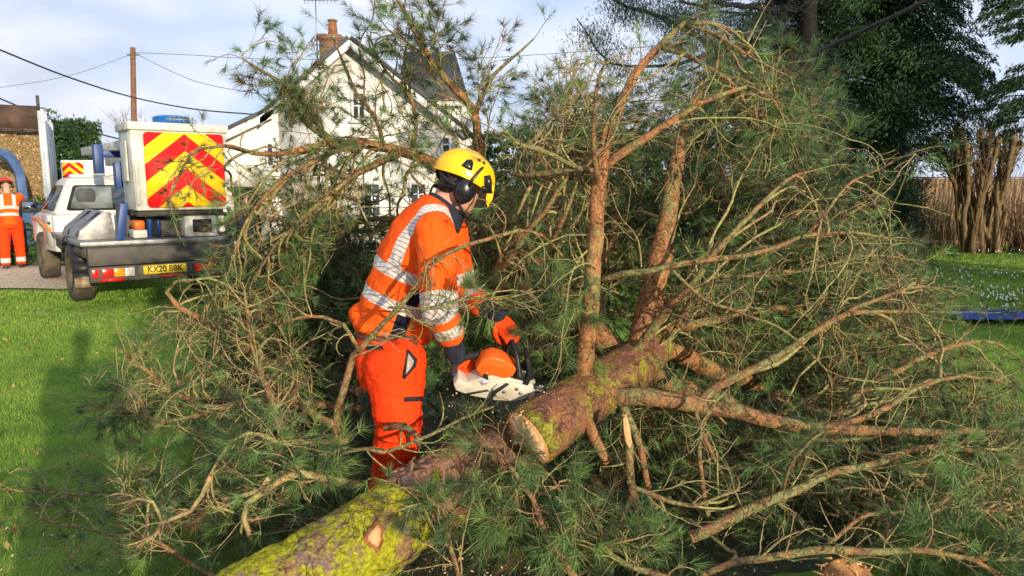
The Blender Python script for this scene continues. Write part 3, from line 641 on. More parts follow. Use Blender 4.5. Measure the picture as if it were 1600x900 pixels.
def pickup():
    th = R(38.6); o = (-5.24, 10.45, .02)
    t = thing('platform_truck', 'white pickup truck with a flat deck carrying an aerial work platform, on the lawn', 'truck', o, th)
    wheel(t, -.79, 0); wheel(t, .79, 0); wheel(t, -.79, 3.1); wheel(t, .79, 3.1)
    # cab: lower body with hood and arches, loft greenhouse
    g = Geo()
    prof = [(1.42, .55), (2.62, .50), (2.66, .62), (2.76, .80), (2.92, .90), (3.1, .93), (3.3, .90), (3.45, .78), (3.53, .55), (4.05, .55), (4.08, .85), (3.95, 1.02), (3.2, 1.10), (1.42, 1.10)]
    g.prism([(-.88, y, z) for y, z in prof], (1.76, 0, 0)); body = g.build('body', M['white_paint'], t, bevel=.035)
    g = Geo(); A = [(-.86, 1.44), (.86, 1.44), (.86, 3.15), (-.86, 3.15)]; B = [(-.66, 1.62), (.66, 1.62), (.66, 2.60), (-.66, 2.60)]
    V = [(x, y, 1.10) for x, y in A]+[(x*.98, y, 1.60) for x, y in B]+[(x*.9, (y-2.1)*.88+2.1, 1.66) for x, y in B]
    q = [[i, (i+1) % 4, (i+1) % 4+4, i+4] for i in range(4)]+[[i+4, (i+1) % 4+4, (i+1) % 4+8, i+8] for i in range(4)]+[[8, 9, 10, 11], [3, 2, 1, 0]]
    g.add(V, [q]); g.build('cab_roof', M['white_paint'], t, bevel=.05)
    def facequad(p00, p10, p11, p01, a, b, c, dd, off, nm, mm):
        p00, p10, p11, p01 = map(np.array, (p00, p10, p11, p01))
        def at(u, v): return (p00*(1-u)+p10*u)*(1-v)+(p01*(1-u)+p11*u)*v
        nn = nz(np.cross(p10-p00, p01-p00)); pts = []
        for u0, v0, s in ((c-.04, dd-.06, 0), (a+.04, dd-.06, 90), (a+.04, b+.06, 180), (c-.04, b+.06, 270)):
            for k in range(4): an = R(s+30*k); pts.append(at(u0+.04*math.cos(an), v0+.06*math.sin(an))+nn*off)
        g = Geo(); g.prism(pts, nn*.012); return g.build(nm, mm, t)
    def vq(i): return V[i]
    facequad(vq(0), vq(1), vq(5), vq(4), .08, .12, .92, .88, .004, 'window_seal', M['plastic_black'])
    facequad(vq(0), vq(1), vq(5), vq(4), .11, .17, .89, .83, .018, 'rear_window', M['glass_window'])
    facequad(vq(3), vq(0), vq(4), vq(7), .10, .1, .90, .88, .004, 'side_window', M['glass_dark'])
    facequad(vq(1), vq(2), vq(6), vq(5), .10, .1, .90, .88, .004, 'side_window', M['glass_dark'])
    facequad(vq(2), vq(3), vq(7), vq(6), .06, .06, .94, .92, .004, 'windscreen', M['glass_dark'])
    for x in (-.42, .42):
        g = Geo(); g.prism(rounded(x-.13, x+.13, 1.27, 1.50, .07, 1.497), (0, -.02, 0)); g.build('headrest', mat('headrest_fabric', (.09, .09, .095), .9), t)
    g = Geo(); g.prism([(-.885, y, z) for y, z in ((1.55, .62), (2.55, .62), (2.62, .9), (2.62, 1.08), (1.55, 1.08))], (-.008, 0, 0)); dr = g.build('door', M['white_paint'], t)
    g = Geo(); g.box((-.905, 1.72, .98), (.03, .16, .03)); g.build('handle', M['plastic_black'], dr, bevel=.006)
    g = Geo(); g.prism([(-.898, y, z) for y, z in ((1.56, .90), (3.3, 1.00), (3.9, .97), (3.9, .93), (3.2, .95), (1.56, .82))], (-.004, 0, 0)); g.build('orange_stripe', mat('orange_stripe', (.7, .25, .03), .4), t)
    g = Geo(); g.box((-1.04, 2.72, 1.20), (.22, .09, .19)); g.box((-.91, 2.72, 1.16), (.08, .04, .05)); mr = g.build('wing_mirror', M['plastic_black'], t, bevel=.03)
    g = Geo(); g.box((-1.04, 2.67, 1.20), (.17, .004, .14)); g.build('mirror_glass', mat('mirror', (.35, .4, .45), .03, metal=1), mr)
    g = Geo(); g.box((1.04, 2.72, 1.20), (.22, .09, .19)); g.box((.91, 2.72, 1.16), (.08, .04, .05)); g.build('wing_mirror', M['plastic_black'], t, bevel=.03)
    g = Geo(); g.box((-.25, 2.3, 1.69), (.5, .16, .05)); g.build('roof_bar', M['white_paint'], t, bevel=.01)
    # deck
    g = Geo(); g.bx(-.93, .93, -1.12, 1.36, .80, .86); g.build('deck', M['alloy'], t, bevel=.008)
    g = Geo(); g.bx(-.88, .88, -1.08, 1.34, .66, .797); g.bx(-.45, .45, -1, 4.0, .42, .60); g.cyl((-.8, 0, .38), (.8, 0, .38), .06); g.ell((0, 0, .38), (.17, .17, .17)); g.build('chassis', M['black_steel'], t)
    g = Geo(); g.bx(-.86, .86, -1.16, -1.06, .56, .80); g.bx(-.86, .86, -1.19, -1.08, .785, .80); g.build('rear_beam', M['black_steel'], t, bevel=.01)
    g = Geo(); g.bx(-.86, .86, -1.20, -1.10, .36, .55); rb = g.build('light_bar', M['black_steel'], t, bevel=.012)
    for s in (-1, 1):
        for a, b, m_ in ((.84, .76, 'red_lens'), (.73, .60, 'red_lens'), (.60, .48, 'amber_lens'), (.48, .36, 'white_lens' if s < 0 else 'red_lens')):
            g = Geo(); g.bx(min(s*a, s*b)+.002, max(s*a, s*b)-.002, -1.225, -1.199, .42, .525); g.build('rear_light', M[m_], rb, bevel=.006)
        g = Geo(); g.bx(s*.62-.14, s*.62+.14, -1.215, -1.199, .365, .40); g.build('reflector', M['red_lens'], rb)
        g = Geo(); pr = [(.48*math.cos(a)*1.0, .38+.50*math.sin(a)) for a in np.linspace(R(-12), R(165), 12)]; pi = [(.45*math.cos(a), .38+.47*math.sin(a)) for a in np.linspace(R(-12), R(165), 12)][::-1]
        for i in range(11):
            g.prism([(s*.64, -pr[i][0], pr[i][1]), (s*.64, -pr[i+1][0], pr[i+1][1]), (s*.64, -pi[10-i][0], pi[10-i][1]), (s*.64, -pi[11-i][0], pi[11-i][1])], (s*.30, 0, 0))
        mg = g.build('mudguard', M['plastic_black'], t)
        g = Geo(); g.bx(min(s*.66, s*.93), max(s*.66, s*.93), -.475, -.462, .22, .40); g.build('mud_flap', M['mud'], mg)
    # number plate
    g = Geo(); g.prism(rounded(-.26, .26, .425, .535, .012, -1.203), (0, -.008, 0)); pl = g.build('number_plate', mat('plate_yellow', (.80, .55, .02), .4, .05), t)
    text_mesh('KX20 BBK', .112, 'plate_characters', M['plastic_black'], pl, (0, -1.213, .480), (R(90), 0, 0), sx=.86, bold=.0022)
    g = Geo(); g.bx(-.07, .2, -1.215, -1.199, .372, .40); g.build('reflector', M['red_lens'], rb)
    # equipment on the deck
    g = Geo(); g.prism([(-.90, -.75, .863), (-.46, -.75, .863), (-.50, -.75, 1.20), (-.58, -.75, 1.22), (-.86, -.75, .98)], (0, 1.3, 0)); lk = g.build('locker', M['alloy'], t, bevel=.003)
    for q_ in ((.10, .5), (.75, .5)): g = Geo(); g.prism([(-.895, -.75+q_[0], .90), (-.863, -.75+q_[0], .975), (-.60, -.75+q_[0], 1.20), (-.632, -.75+q_[0], 1.20)], (0, q_[1]*.2, 0)); g.build('hinge_strap', M['black_steel'], lk)
    g = Geo(); g.prism([(-.50, -.97, .863), (-.40, -.97, .863), (-.33, -.97, 1.32), (-.42, -.97, 1.32)], (0, .05, 0)); g.build('stabiliser_post', M['blue_steel'], t, bevel=.003)
    g = Geo(); g.bx(-.25, -.1, -.3, .3, .863, 1.3); g.bx(.02, .5, -.75, -.2, .863, 1.22); g.cyl((.25, .3, .863), (.25, .3, 1.5), .28, k=24); g.build('turret', M['black_steel'], t, bevel=.01)
    g = Geo(); g.cyl((.05, -.78, .863), (.05, -.78, 1.22), .03, k=10); g.cyl((-.08, -.85, .863), (-.06, -.85, 1.35), .035, k=10); g.build('blue_posts', M['blue_steel'], t)
    g = Geo(); g.bx(.30, .72, -1.10, -.80, .868, 1.20); g.build('control_housing', M['grey_grp'], t, bevel=.02)
    g = Geo(); g.bx(.40, .64, -1.112, -1.101, .93, 1.10); g.build('control_recess', M['plastic_black'], t)
    g = Geo()
    for k in range(4): g.torus((.84, -.98+.03*k, 1.02), (.15, 1, 0), .15-.008*k, .016, k=28)
    g.build('hose_coil', M['plastic_black'], t, smooth=True)
    # small saw stored on the deck
    g = Geo(); g.bx(-.30, -.13, -.98, -.70, .87, .98); g.build('stored_saw_casing', M['grey_grp'], t, bevel=.02); g = Geo(); g.bx(-.28, -.15, -.985, -.72, .983, 1.10); g.build('stored_saw_cover', mat('saw_orange2', (.75, .14, .01), .4), t, bevel=.03)
    # boom folded over the cab
    for q_ in (((.30, 1.4, 1.95), (.24, 3.6, .16)), ((-.10, 1.5, 2.10), (.18, 3.2, .13))): g = Geo(); g.box(*q_); g.build('boom_arm', M['grey_grp'], t, bevel=.012)
    for q_ in (((-.34, .75, 1.92), (.12, .16, .42)), ((-.12, .9, 2.0), (.5, .25, .10)), ((-.27, -.30, 1.68), (.14, .16, .34))): g = Geo(); g.box(*q_); g.build('boom_joint', M['blue_steel'], t, bevel=.006)
    g = Geo(); g.cyl((.25, .3, 1.4), (.25, .3, 2.1), .16, k=20); g.build('mast', M['grey_grp'], t)
    # platform basket
    bk = thing('platform_basket', None, None, (.27, -.90, 1.23)); bk.parent = t
    w, h, dd = .585, 1.09, .33
    g = Geo(); A = [(-w, -dd), (w, -dd), (w, dd), (-w, dd)]; k = .96
    V = [(x*k, y*k, 0) for x, y in A]+[(x, y, h) for x, y in A]+[(x*.93, y*.87, h) for x, y in A]+[(x*.9, y*.84, .05) for x, y in A]
    q = [[i, (i+1) % 4, (i+1) % 4+4, i+4] for i in range(4)]+[[i+4, (i+1) % 4+4, (i+1) % 4+8, i+8] for i in range(4)]+[[i+8, (i+1) % 4+8, (i+1) % 4+12, i+12] for i in range(4)]+[[3, 2, 1, 0], [12, 13, 14, 15]]
    g.add(V, [q]); g.build('tub', M['grey_grp'], bk, bevel=.018)
    g = Geo()
    for s in (-1, 1): g.bx(-w-.025, w+.025, s*dd-.03, s*dd+.03, h-.09, h+.012); g.bx(s*w-.03, s*w+.03, -dd+.031, dd-.031, h-.09, h+.01)
    g.build('top_rim', M['grey_grp'], bk, bevel=.012)
    g = Geo(); g.prism(rounded(-.435, .535, .04, .98, .05, 0), (0, -.012, 0)); c = g.build('chevron_panel', chevmat(period=.43, k=.80, x0=.05, ph=-.25), bk); c.location = (0, -dd-.012, 0)
    g = Geo(); g.box((-w-.012, 0, .62), (.02, .3, .5)); g.box((-w+.05, -dd-.018, .5), (.04, .02, .85)); g.build('side_rib', M['grey_grp'], bk, bevel=.006)
    g = Geo(); g.cyl((.10, .40, h-.35), (.10, .40, h+.13), .235, k=28); g.ell((.10, .40, h+.13), (.235, .235, .04), nu=28); g.build('blue_control_cover', M['blue_poly'], bk, smooth=True)
    g = Geo()
    for k in range(6): x = -.08+k*.055; g.tube([(x, -dd+.09, h+.02), (x, -dd+.09, h+.09)], [.008, .008], 6); g.ell((x, -dd+.09, h+.10), (.014,)*3, nu=8, nv=6)
    g.tube([(-.12, -dd+.09, h), (-.12, -dd+.09, h+.07), (.24, -dd+.09, h+.07), (.24, -dd+.09, h)], [.007]*4, 6)
    g.build('control_levers', M['alloy'], bk)
    g = Geo(); g.bx(-.52, .52, -.25, .28, -.075, -.003); g.build('basket_floor_frame', M['black_steel'], bk)
M['glass_window'] = mat('rear_glass', (.17, .20, .19), .04, .35, 3, spec=.9)
pickup()

def chip_truck():
    # big tipping body seen from behind, full of wood chips
    a = P(96, 300, 16.5); x1 = a[0]; x0 = x1-2.6; y0 = 16.0; z0, z1 = .95, 3.15
    th = R(29.5); t = thing('chip_truck', 'tipper truck with tall rusty-topped body heaped full of wood chips at the left edge', 'truck', (x1-1.3*math.cos(th), y0-1.3*math.sin(th), 0), th)
    rust = mat('brown_steel', (.10, .06, .045), .8, .3, 3); wh = M['white_paint']
    g = Geo(); w = 2.6; X0, X1 = -1.3, 1.3
    g.bx(X1-.06, X1, 0, 4.6, z0, z1+.02); g.build('side_panel', mat('side_panel_shade_tint', (.50, .55, .62), .5, .1, 3), t)  # white panel; the blue-grey of its shade is put into the colour
    for k in range(5): g = Geo(); g.bx(X1, X1+.07, .05+k*1.05, .15+k*1.05, z0, z1); g.build('side_rib', mat('side_rib_shade_tint', (.50, .54, .60), .5, .1, 3), t)  # ribs carry the same shade colour as the panel
    g = Geo(); g.bx(X0, X0+.06, 0, 4.6, z0, z1); g.bx(X0+.06, X1-.06, 4.5, 4.6, z0, z1); g.bx(X0, X1, 0, 4.6, z0-.08, z0-.002); g.build('tipper_body', rust, t)
    g = Geo(); g.bx(X0, X1-.062, -.05, .0, z1-.42, z1+.05); g.build('top_board', rust, t); g = Geo(); g.box((X1-.03, -.02, z1+.12), (.06, .05, .3)); g.build('hinge_post', M['black_steel'], t)
    # chips: heap face
    nx, nzv = 60, 40; V = []
    for i in range(nx):
        for j in range(nzv):
            x = X0+.07+(w-.14)*i/(nx-1); z = z0+.002+(z1-.45-z0)*j/(nzv-1); V.append((x, .10+.5*(j/nzv)**2+.09*mnoise.noise(Vector((x*2, z*2, 0)))+.03*mnoise.noise(Vector((x*12, z*12, 0))), z))
    i, j = np.meshgrid(np.arange(nx-1), np.arange(nzv-1), indexing='ij'); q = (i*nzv+j).ravel(); g = Geo(); g.add(V, [np.stack([q, q+nzv, q+nzv+1, q+1], 1)])
    V = np.array(V); n = 9000; pick = V[rng.integers(0, len(V), n)]+rng.normal(0, .025, (n, 3))-[0, .02, 0]; LV, LF, lv = leaves(pick, .035)
    chip = leafmat('wood_chips', (.16, .11, .05), (.50, .36, .18), .9, 0); g.A = {}
    g2 = Geo(); g2.add(np.array(V), [np.stack([q, q+nzv, q+nzv+1, q+1], 1)], v=.2); g2.add(LV, LF, v=lv); g2.build('wood_chips', chip, t)
    g = Geo(); g.bx(-1.1, 1.1, .3, 5, .5, .85); g.build('chassis', M['black_steel'], t)
    wheel(t, 1.0, 1.0, .42, .3); wheel(t, -1.0, 1.0, .42, .3)
    g = Geo(); g.bx(-1.05, 1.05, 4.9, 6.6, .5, 2.6); g.build('cab', wh, t, bevel=.06)
chip_truck()
def chipper():
    b = P(18, 400, 15.0); b[2] = 0; t = thing('wood_chipper', 'wood chipper with a curved blue discharge chute in front of the chip truck', 'chipper', b)
    p, r = spline([list(P(36, 330, 14.6))+[.11], list(P(34, 296, 14.7))+[.11], list(P(28, 266, 14.8))+[.11], list(P(14, 246, 14.9))+[.12], list(P(-4, 240, 15.0))+[.12]], step=.08)
    ch = mat('chute_blue', (.06, .12, .26), .5, .2, 4)
    g = Geo(); g.tube(p, r, 4); g.build('chute', ch, t, W=b, bevel=.01)
    g = Geo(); g.box((.25, .3, .75), (.9, 1.2, .8)); g.build('hopper', ch, t, bevel=.03); g = Geo(); g.bx(-.3, .8, -.2, 1.0, .3, .34); g.build('frame', M['black_steel'], t)
    for s in (-.35, .85):
        w = Geo(); w.cyl((s-.08, .4, .3), (s+.08, .4, .3), .3, k=24); w.build('wheel', M['rubber'], t)
chipper()
def brush_heap():
    b = P(55, 425, 14.9); b[2] = 0; c = b+np.array([0, .3, 0])
    n = 5200; a = rng.normal(0, 1, (n, 3)); a /= np.linalg.norm(a, axis=1)[:, None]; p = c+a*[1.35, .7, 1.25]*rng.uniform(.75, 1.05, (n, 1)); p = p[p[:, 2] > .02]
    root = thing('brushwood_heap', 'dark heap of cut evergreen brushwood beside the helper, below the chip truck body', 'brush heap', b)
    V, F, v = leaves(p, .09); g = Geo(); g.add(V, F, v=v); g.build('leaves', M['hedge'], root, W=b); g = Geo()
    for k in range(120):
        o = c+np.array([random.gauss(0, .7), random.gauss(0, .3), random.uniform(0, .7)]); g.tube([o, o+rng.normal(0, .45, 3)+[0, 0, .3]], [.015, .005], 4)
    g.build('sticks', M['trunk_dark'], root, W=b)
brush_heap()
def far_van():
    b = P(112, 300, 24); b[2] = -.3; t = thing('service_van', 'white van with red and yellow chevron back panel, far behind the pickup', 'van', b)
    def Z(py): return P(800, py, 24)[2]-b[2]
    x0 = P(97, 300, 24)[0]-b[0]; x1 = P(185, 300, 24)[0]-b[0]
    g = Geo(); g.bx(x0, x1, 0, 4.5, .4, Z(250)); g.build('body', M['white_paint'], t, bevel=.05)
    g = Geo(); g.bx(x0+.08, x0+.75, -.02, -.003, Z(300), Z(254)); p = g.build('chevron_panel', chevmat(period=.26, k=.8, x0=0, ph=.2), t); 
    g = Geo(); g.box((x0+1.0, .5, Z(250)+.05), (.25, .15, .1)); g.build('beacon', M['amber_lens'], t, bevel=.02)
    g = Geo(); g.bx(x0, x1, .2, 4, .1, .4); g.build('underbody', M['black_steel'], t)
far_van()
# ---------------------------------------------------------------- people
def remesh_union(geo, voxel, smooth=3, fac=.5):
    o = geo.build('tmp', []); 
    md = o.modifiers.new('r', 'REMESH'); md.mode = 'VOXEL'; md.voxel_size = voxel
    if smooth: sm = o.modifiers.new('s', 'SMOOTH'); sm.iterations = smooth; sm.factor = fac
    dg = bpy.context.evaluated_depsgraph_get(); dg.update(); me = bpy.data.meshes.new_from_object(o.evaluated_get(dg))
    old = o.data; bpy.data.objects.remove(o); bpy.data.meshes.remove(old); me.materials.clear()
    me.polygons.foreach_set('use_smooth', np.ones(len(me.polygons), bool)); return me
def mverts(me): a = np.empty(len(me.vertices)*3, np.float32); me.vertices.foreach_get('co', a); return a.reshape(-1, 3).astype(float)
def mnorm(me): a = np.empty(len(me.vertices)*3, np.float32); me.vertex_normals.foreach_get('vector', a); return a.reshape(-1, 3).astype(float)
def setv(me, V): me.vertices.foreach_set('co', V.astype(np.float32).ravel()); me.update()
def setattr_(me, k, v): a = me.attributes.new(k, 'FLOAT', 'POINT'); a.data.foreach_set('value', np.asarray(v, np.float32))
def ring_loft(g, rings, k=24):
    """rings: (centre, half-width vector, half-depth vector), closed"""
    an = np.linspace(0, 2*math.pi, k, endpoint=False); V = []
    R_ = [rings[0]]+list(rings)+[rings[-1]]
    for i, (c, a, b) in enumerate(rings):
        V.append(np.array(c)+np.cos(an)[:, None]*np.array(a)+np.sin(an)[:, None]*np.array(b))
    V = np.vstack(V); n = len(rings); i = np.arange(k); j = (i+1) % k; base = (np.arange(n-1)*k)[:, None]
    q = np.stack([base+i, base+j, base+k+j, base+k+i], -1).reshape(-1, 4)
    return g.add(V, [q, [list(range(k))[::-1]], [list(range((n-1)*k, n*k))]])
def limb(g, pts, rad, k=16):
    p, r = spline([list(a)+[b] for a, b in zip(pts, rad)], step=.03)
    g.tube(p, r, k); g.ell(p[0], (r[0]*.98,)*3, nu=12, nv=8); g.ell(p[-1], (r[-1]*.98,)*3, nu=12, nv=8); return g
def hand(g, wrist, fwd, pn, side=1, curl=1.1, s=1.0, grow=0):
    """palm with five separate fingers curling towards pn (palm normal)"""
    fwd = nz(fwd); pn = nz(np.array(pn)-fwd*np.dot(pn, fwd)); lat = np.cross(fwd, pn)*side
    w = np.array(wrist); 
    rings = [(w, lat*(.028+grow)*s, pn*(.020+grow)*s), (w+fwd*.03*s, lat*(.036+grow)*s, pn*(.019+grow)*s), (w+fwd*.07*s, lat*(.043+grow)*s, pn*(.016+grow)*s), (w+fwd*.092*s, lat*(.040+grow)*s, pn*(.012+grow)*s)]
    ring_loft(g, rings, 16)
    for i, (off, ln) in enumerate(((.031, .072), (.011, .080), (-.010, .075), (-.030, .060))):
        p = w+fwd*.082*s+lat*off*s; a = .25; pts = [p-fwd*.02*s, p]
        for sg in (.44, .32, .24):
            d = fwd*math.cos(a)+pn*math.sin(a); p = p+d*ln*sg*s; pts.append(p); a += curl*(.75+.06*i)
        p_, r_ = spline([list(q)+[(.0095-.0006*k_+grow)*s] for k_, q in enumerate(pts)], step=.008*s); g.tube(p_, r_, 10); g.ell(p_[-1], (r_[-1],)*3, nu=8, nv=6)
    p = w+fwd*.025*s+lat*.030*s; pts = [p-lat*.012*s, p, p+(lat*.7+fwd*.6+pn*.35)*.034*s, p+(lat*.55+fwd*1.1+pn*1.0)*.048*s, p+(lat*.2+fwd*1.5+pn*1.7)*.050*s]
    p_, r_ = spline([list(q)+[(.0125-.0008*k_+grow)*s] for k_, q in enumerate(pts)], step=.008*s); g.tube(p_, r_, 10); g.ell(p_[-1], (r_[-1],)*3, nu=8, nv=6)
def wrinkle(me, amp, s=9, stretch=(1, 1, .45), o=0, big=.5):
    V = mverts(me); nn = mnorm(me); d = np.empty(len(V))
    for i, p in enumerate(V):
        q = Vector((p[0]*s*stretch[0]+o, p[1]*s*stretch[1], p[2]*s*stretch[2]*2))
        a = mnoise.noise(q); b = mnoise.noise(q*2.3); d[i] = (1-abs(a)*2.2)*.6+b*.35+mnoise.noise(q*.4)*big
    setv(me, V+nn*(d*amp)[:, None])
def clothmat(name, col, stripes=True, rough=.85, navy=(.012, .014, .028), band=(.62, .58, .56), glow=0):
    """cloth with reflective bands where attribute 'band' > 0 and dark panels where 'navy' > 0"""
    m = mat(name, col, rough, .07, 5, .35, 350, spec=.15); t = m.node_tree; b = t.nodes['Principled BSDF']; src = b.inputs['Base Color'].links[0].from_socket
    # weave-scale bump plus soft folds come from geometry; dirt from noise
    def attr(nm): a = N(t, 'ShaderNodeAttribute', attribute_name=nm); g = N(t, 'ShaderNodeMath', operation='GREATER_THAN'); L(t, a.outputs['Fac'], g.inputs[0]); g.inputs[1].default_value = 0; return g.outputs[0]
    mx = N(t, 'ShaderNodeMix', data_type='RGBA'); L(t, attr('navy'), mx.inputs[0]); L(t, src, mx.inputs[6]); mx.inputs[7].default_value = (*navy, 1)
    tc = N(t, 'ShaderNodeTexCoord'); wv = N(t, 'ShaderNodeTexWave'); wv.bands_direction = 'DIAGONAL'; wv.inputs['Scale'].default_value = 22; wv.inputs['Distortion'].default_value = .6; L(t, tc.outputs['Object'], wv.inputs['Vector'])
    rr = N(t, 'ShaderNodeValToRGB'); rr.color_ramp.elements[0].position = .04; rr.color_ramp.elements[1].position = .22; rr.color_ramp.elements[0].color = (band[0]*.55, band[1]*.4, band[2]*.36, 1); rr.color_ramp.elements[1].color = (*band, 1)
    L(t, wv.outputs['Fac'], rr.inputs[0])
    m2 = N(t, 'ShaderNodeMix', data_type='RGBA'); bd = attr('band'); L(t, bd, m2.inputs[0]); L(t, mx.outputs[2], m2.inputs[6]); L(t, rr.outputs[0], m2.inputs[7]); L(t, m2.outputs[2], b.inputs['Base Color'])
    return m
M['hiviz'] = clothmat('orange_jersey', (1.0, .105, .008)); M['trouser'] = clothmat('orange_red_trousers', (.98, .055, .006))
M['skin'] = mat('skin', (.62, .33, .24), .5, .08, 14, .1, 120, spec=.35); M['hair'] = mat('hair', (.05, .03, .02), .7, .3, 60)
M['helmet'] = mat('yellow_helmet_shell', (.90, .50, .006), .28, .04, 9, spec=.5); M['glove'] = clothmat('work_glove', (.95, .07, .008)); M['black_fabric'] = mat('black_fabric', (.018, .019, .026), .9, .3, 40, .3, 200)
M['navy_fabric'] = mat('navy_fabric', (.018, .022, .045), .9, .25, 30, .3, 200); M['muff'] = mat('ear_muff_black', (.012, .013, .018), .32, .2, 10, spec=.5)
M['boot'] = mat('boot_leather', (.05, .035, .02), .7, .3, 14)

def frame(yaw, pitch, roll=0):
    """columns: x forward, y left, z up"""
    return np.array((Matrix.Rotation(yaw, 3, 'Z')@Matrix.Rotation(pitch, 3, 'Y')@Matrix.Rotation(roll, 3, 'X')))
def head_geo(g, c, Rm, s=1.0):
    """skull, jaw, nose, ears: local x forward, z up, joined to the body surface"""
    def T(p): return np.array(c)+Rm@(np.array(p)*s)
    def E(p, r, rot=None):
        rr = Rm if rot is None else Rm@rot; g.ell(T(p), np.array(r)*s, rr, nu=24, nv=16)
    E((-.012, 0, .035), (.098, .076, .092)); E((.030, 0, -.035), (.062, .058, .075)); E((.050, 0, -.078), (.038, .038, .030))
    E((.085, 0, -.020), (.030, .014, .028)); E((.098, 0, -.030), (.017, .015, .013)); E((.075, 0, .010), (.022, .055, .014))
    E((.086, 0, -.062), (.012, .024, .006)); E((.084, 0, -.071), (.012, .021, .006)); E((.045, .045, -.03), (.03, .02, .035)); E((.045, -.045, -.03), (.03, .02, .035))
    for sd in (-1, 1):
        E((-.008, sd*.078, -.005), (.018, .008, .032), frame(0, R(-10))); 
    return T
def person(name_loc, J, label, group=None, s=1.0):
    pass

def worker():
    d0 = 3.4; yaw = R(22); f = np.array([math.cos(yaw), math.sin(yaw), 0]); lat = np.array([math.sin(yaw), -math.cos(yaw), 0])   # lat = his right, towards the camera
    up = np.array([0, 0, 1.]); base = P(610, 800, d0); base[2] = 0
    t = thing('person', 'person in orange clothing and yellow helmet bending over the trunk with a chainsaw', 'person', base)
    C = lambda x, y, d=d0: P(x, y, d)
    hipR, kneeR, ankR = C(618, 552, 3.30), C(622, 672, 3.24), C(606, 792, 3.34)
    hipL, kneeL, ankL = C(602, 552, 3.52), C(628, 668, 3.56), C(622, 770, 3.70); ankR[2] = .10; ankL[2] = .10
    shR, elR, wrR = C(681, 366, 3.20), C(686, 474, 3.10), C(716, 562, 3.17)
    shL, elL, wrL = C(702, 362, 3.58), C(722, 452, 3.60), C(780, 496, 3.38)
    hc = C(722, 290); Hd = frame(R(20), R(24), R(4))
    # torso rings
    tr = [((612, 540), .165, .135), ((609, 512), .175, .150), ((616, 478), .172, .150), ((630, 442), .176, .150), ((646, 402), .190, .150), ((660, 366), .198, .138), ((671, 343), .185, .110), ((680, 330), .130, .088), ((688, 321), .075, .070)]
    cs = np.array([C(*q[0]) for q in tr]); tg = np.gradient(cs, axis=0); tg /= np.linalg.norm(tg, axis=1)[:, None]
    def torso(g, inf):
        rings = []
        for i, (q, w, dp) in enumerate(tr): b = nz(np.cross(lat, tg[i])); rings.append((cs[i], lat*(w+inf), b*(dp+inf)))
        ring_loft(g, rings, 32)
    # body
    g = Geo(); torso(g, -.022)
    limb(g, [hipR, kneeR, ankR], [.085, .058, .040]); limb(g, [hipL, kneeL, ankL], [.085, .058, .040])
    limb(g, [shR, elR, wrR], [.052, .042, .028]); limb(g, [shL, elL, wrL], [.052, .042, .028])
    limb(g, [C(686, 330), C(702, 308), hc+Hd@np.array([-.02, 0, -.02])], [.066, .062, .062]); head_geo(g, hc, Hd, 1.02)
    fR = nz(C(735, 592, 3.22)-wrR); fL = nz(C(812, 542, 3.30)-wrL)
    palmR = np.array([.1, .9, -.35]); palmL = np.array([0.1, .9, -.5])
    hand(g, wrR, fR, palmR, 1, .95, .98); hand(g, wrL, fL, palmL, -1, .95, .98)
    for a, fo in ((ankR, lat*0), (ankL, lat*0)): ring_loft(g, [(a+[0, 0, -.02]-f*.07, lat*.035, up*.045), (a-[0, 0, .05], lat*.042, up*.05), (a-[0, 0, .06]+f*.12, lat*.045, up*.035), (a-[0, 0, .07]+f*.18, lat*.03, up*.02)], 16)
    me = remesh_union(g, .006, 3); V = mverts(me)-base; setv(me, V); body = obj('body', me, M['skin'], t)
    # cropped hair as a cap hugging the skull, below the helmet at the nape
    g = Geo(); g.ell(hc+Hd@np.array([-.020, 0, .034]), (.101, .081, .090), Hd, 32, 20); g.ell(hc+Hd@np.array([-.062, 0, -.030]), (.045, .062, .040), Hd, 24, 14)
    me = remesh_union(g, .006, 1); setv(me, mverts(me)-base); me2 = me; hair = obj('hair', me, M['hair'], t)
    g = Geo()
    for sd in (-1, 1): g.ell(hc+Hd@np.array([.083, sd*.031, -.004])*1.02, (.012,)*3, nu=12, nv=8)
    g.build('eyes', mat('eye', (.6, .58, .55), .2), t, W=base, smooth=True)
    # jersey
    g = Geo(); torso(g, .004)
    limb(g, [shR-(elR-shR)*.02, elR, elR+(wrR-elR)*.50], [.092, .076, .062]); limb(g, [shL, elL, elL+(wrL-elL)*.55], [.088, .074, .060])
    # shirt gathered at the hip
    g.ell(C(566, 492, 3.42), (.060, .09, .055)); g.ell(C(585, 508, 3.38), (.10, .13, .045), frame(0, R(14))); g.ell(C(660, 520, 3.36), (.06, .10, .04), frame(0, R(20)))
    me = remesh_union(g, .0065, 4); wrinkle(me, .0095, 8, (1, 1, .55)); wrinkle(me, .0035, 22, (1, 1, .5), 5, 0); V = mverts(me)
    ax = nz(C(672, 335)-C(608, 505)); rel = V-C(608, 505); S = rel@ax; LT = rel@lat-S*(ax@lat)
    def armdist(a, b, r):
        ab = b-a; u = np.clip(((V-a)@ab)/(ab@ab), 0, 1); return np.linalg.norm(V-(a+u[:, None]*ab), axis=1)-r, u
    dR1, uR1 = armdist(shR, elR, .09); dR2, uR2 = armdist(elR, wrR, .07); dL1, uL1 = armdist(shL, elL, .088); dL2, uL2 = armdist(elL, wrL, .066)
    cen = np.stack([np.interp(S, ((cs-C(608, 505))@ax), cs[:, k]) for k in range(3)], 1)
    dT = np.linalg.norm((V-cen)/np.where(1, 1, 1), axis=1)
    wT = np.interp(S, ((cs-C(608, 505))@ax), [q[1] for q in tr]); dpT = np.interp(S, ((cs-C(608, 505))@ax), [q[2] for q in tr])
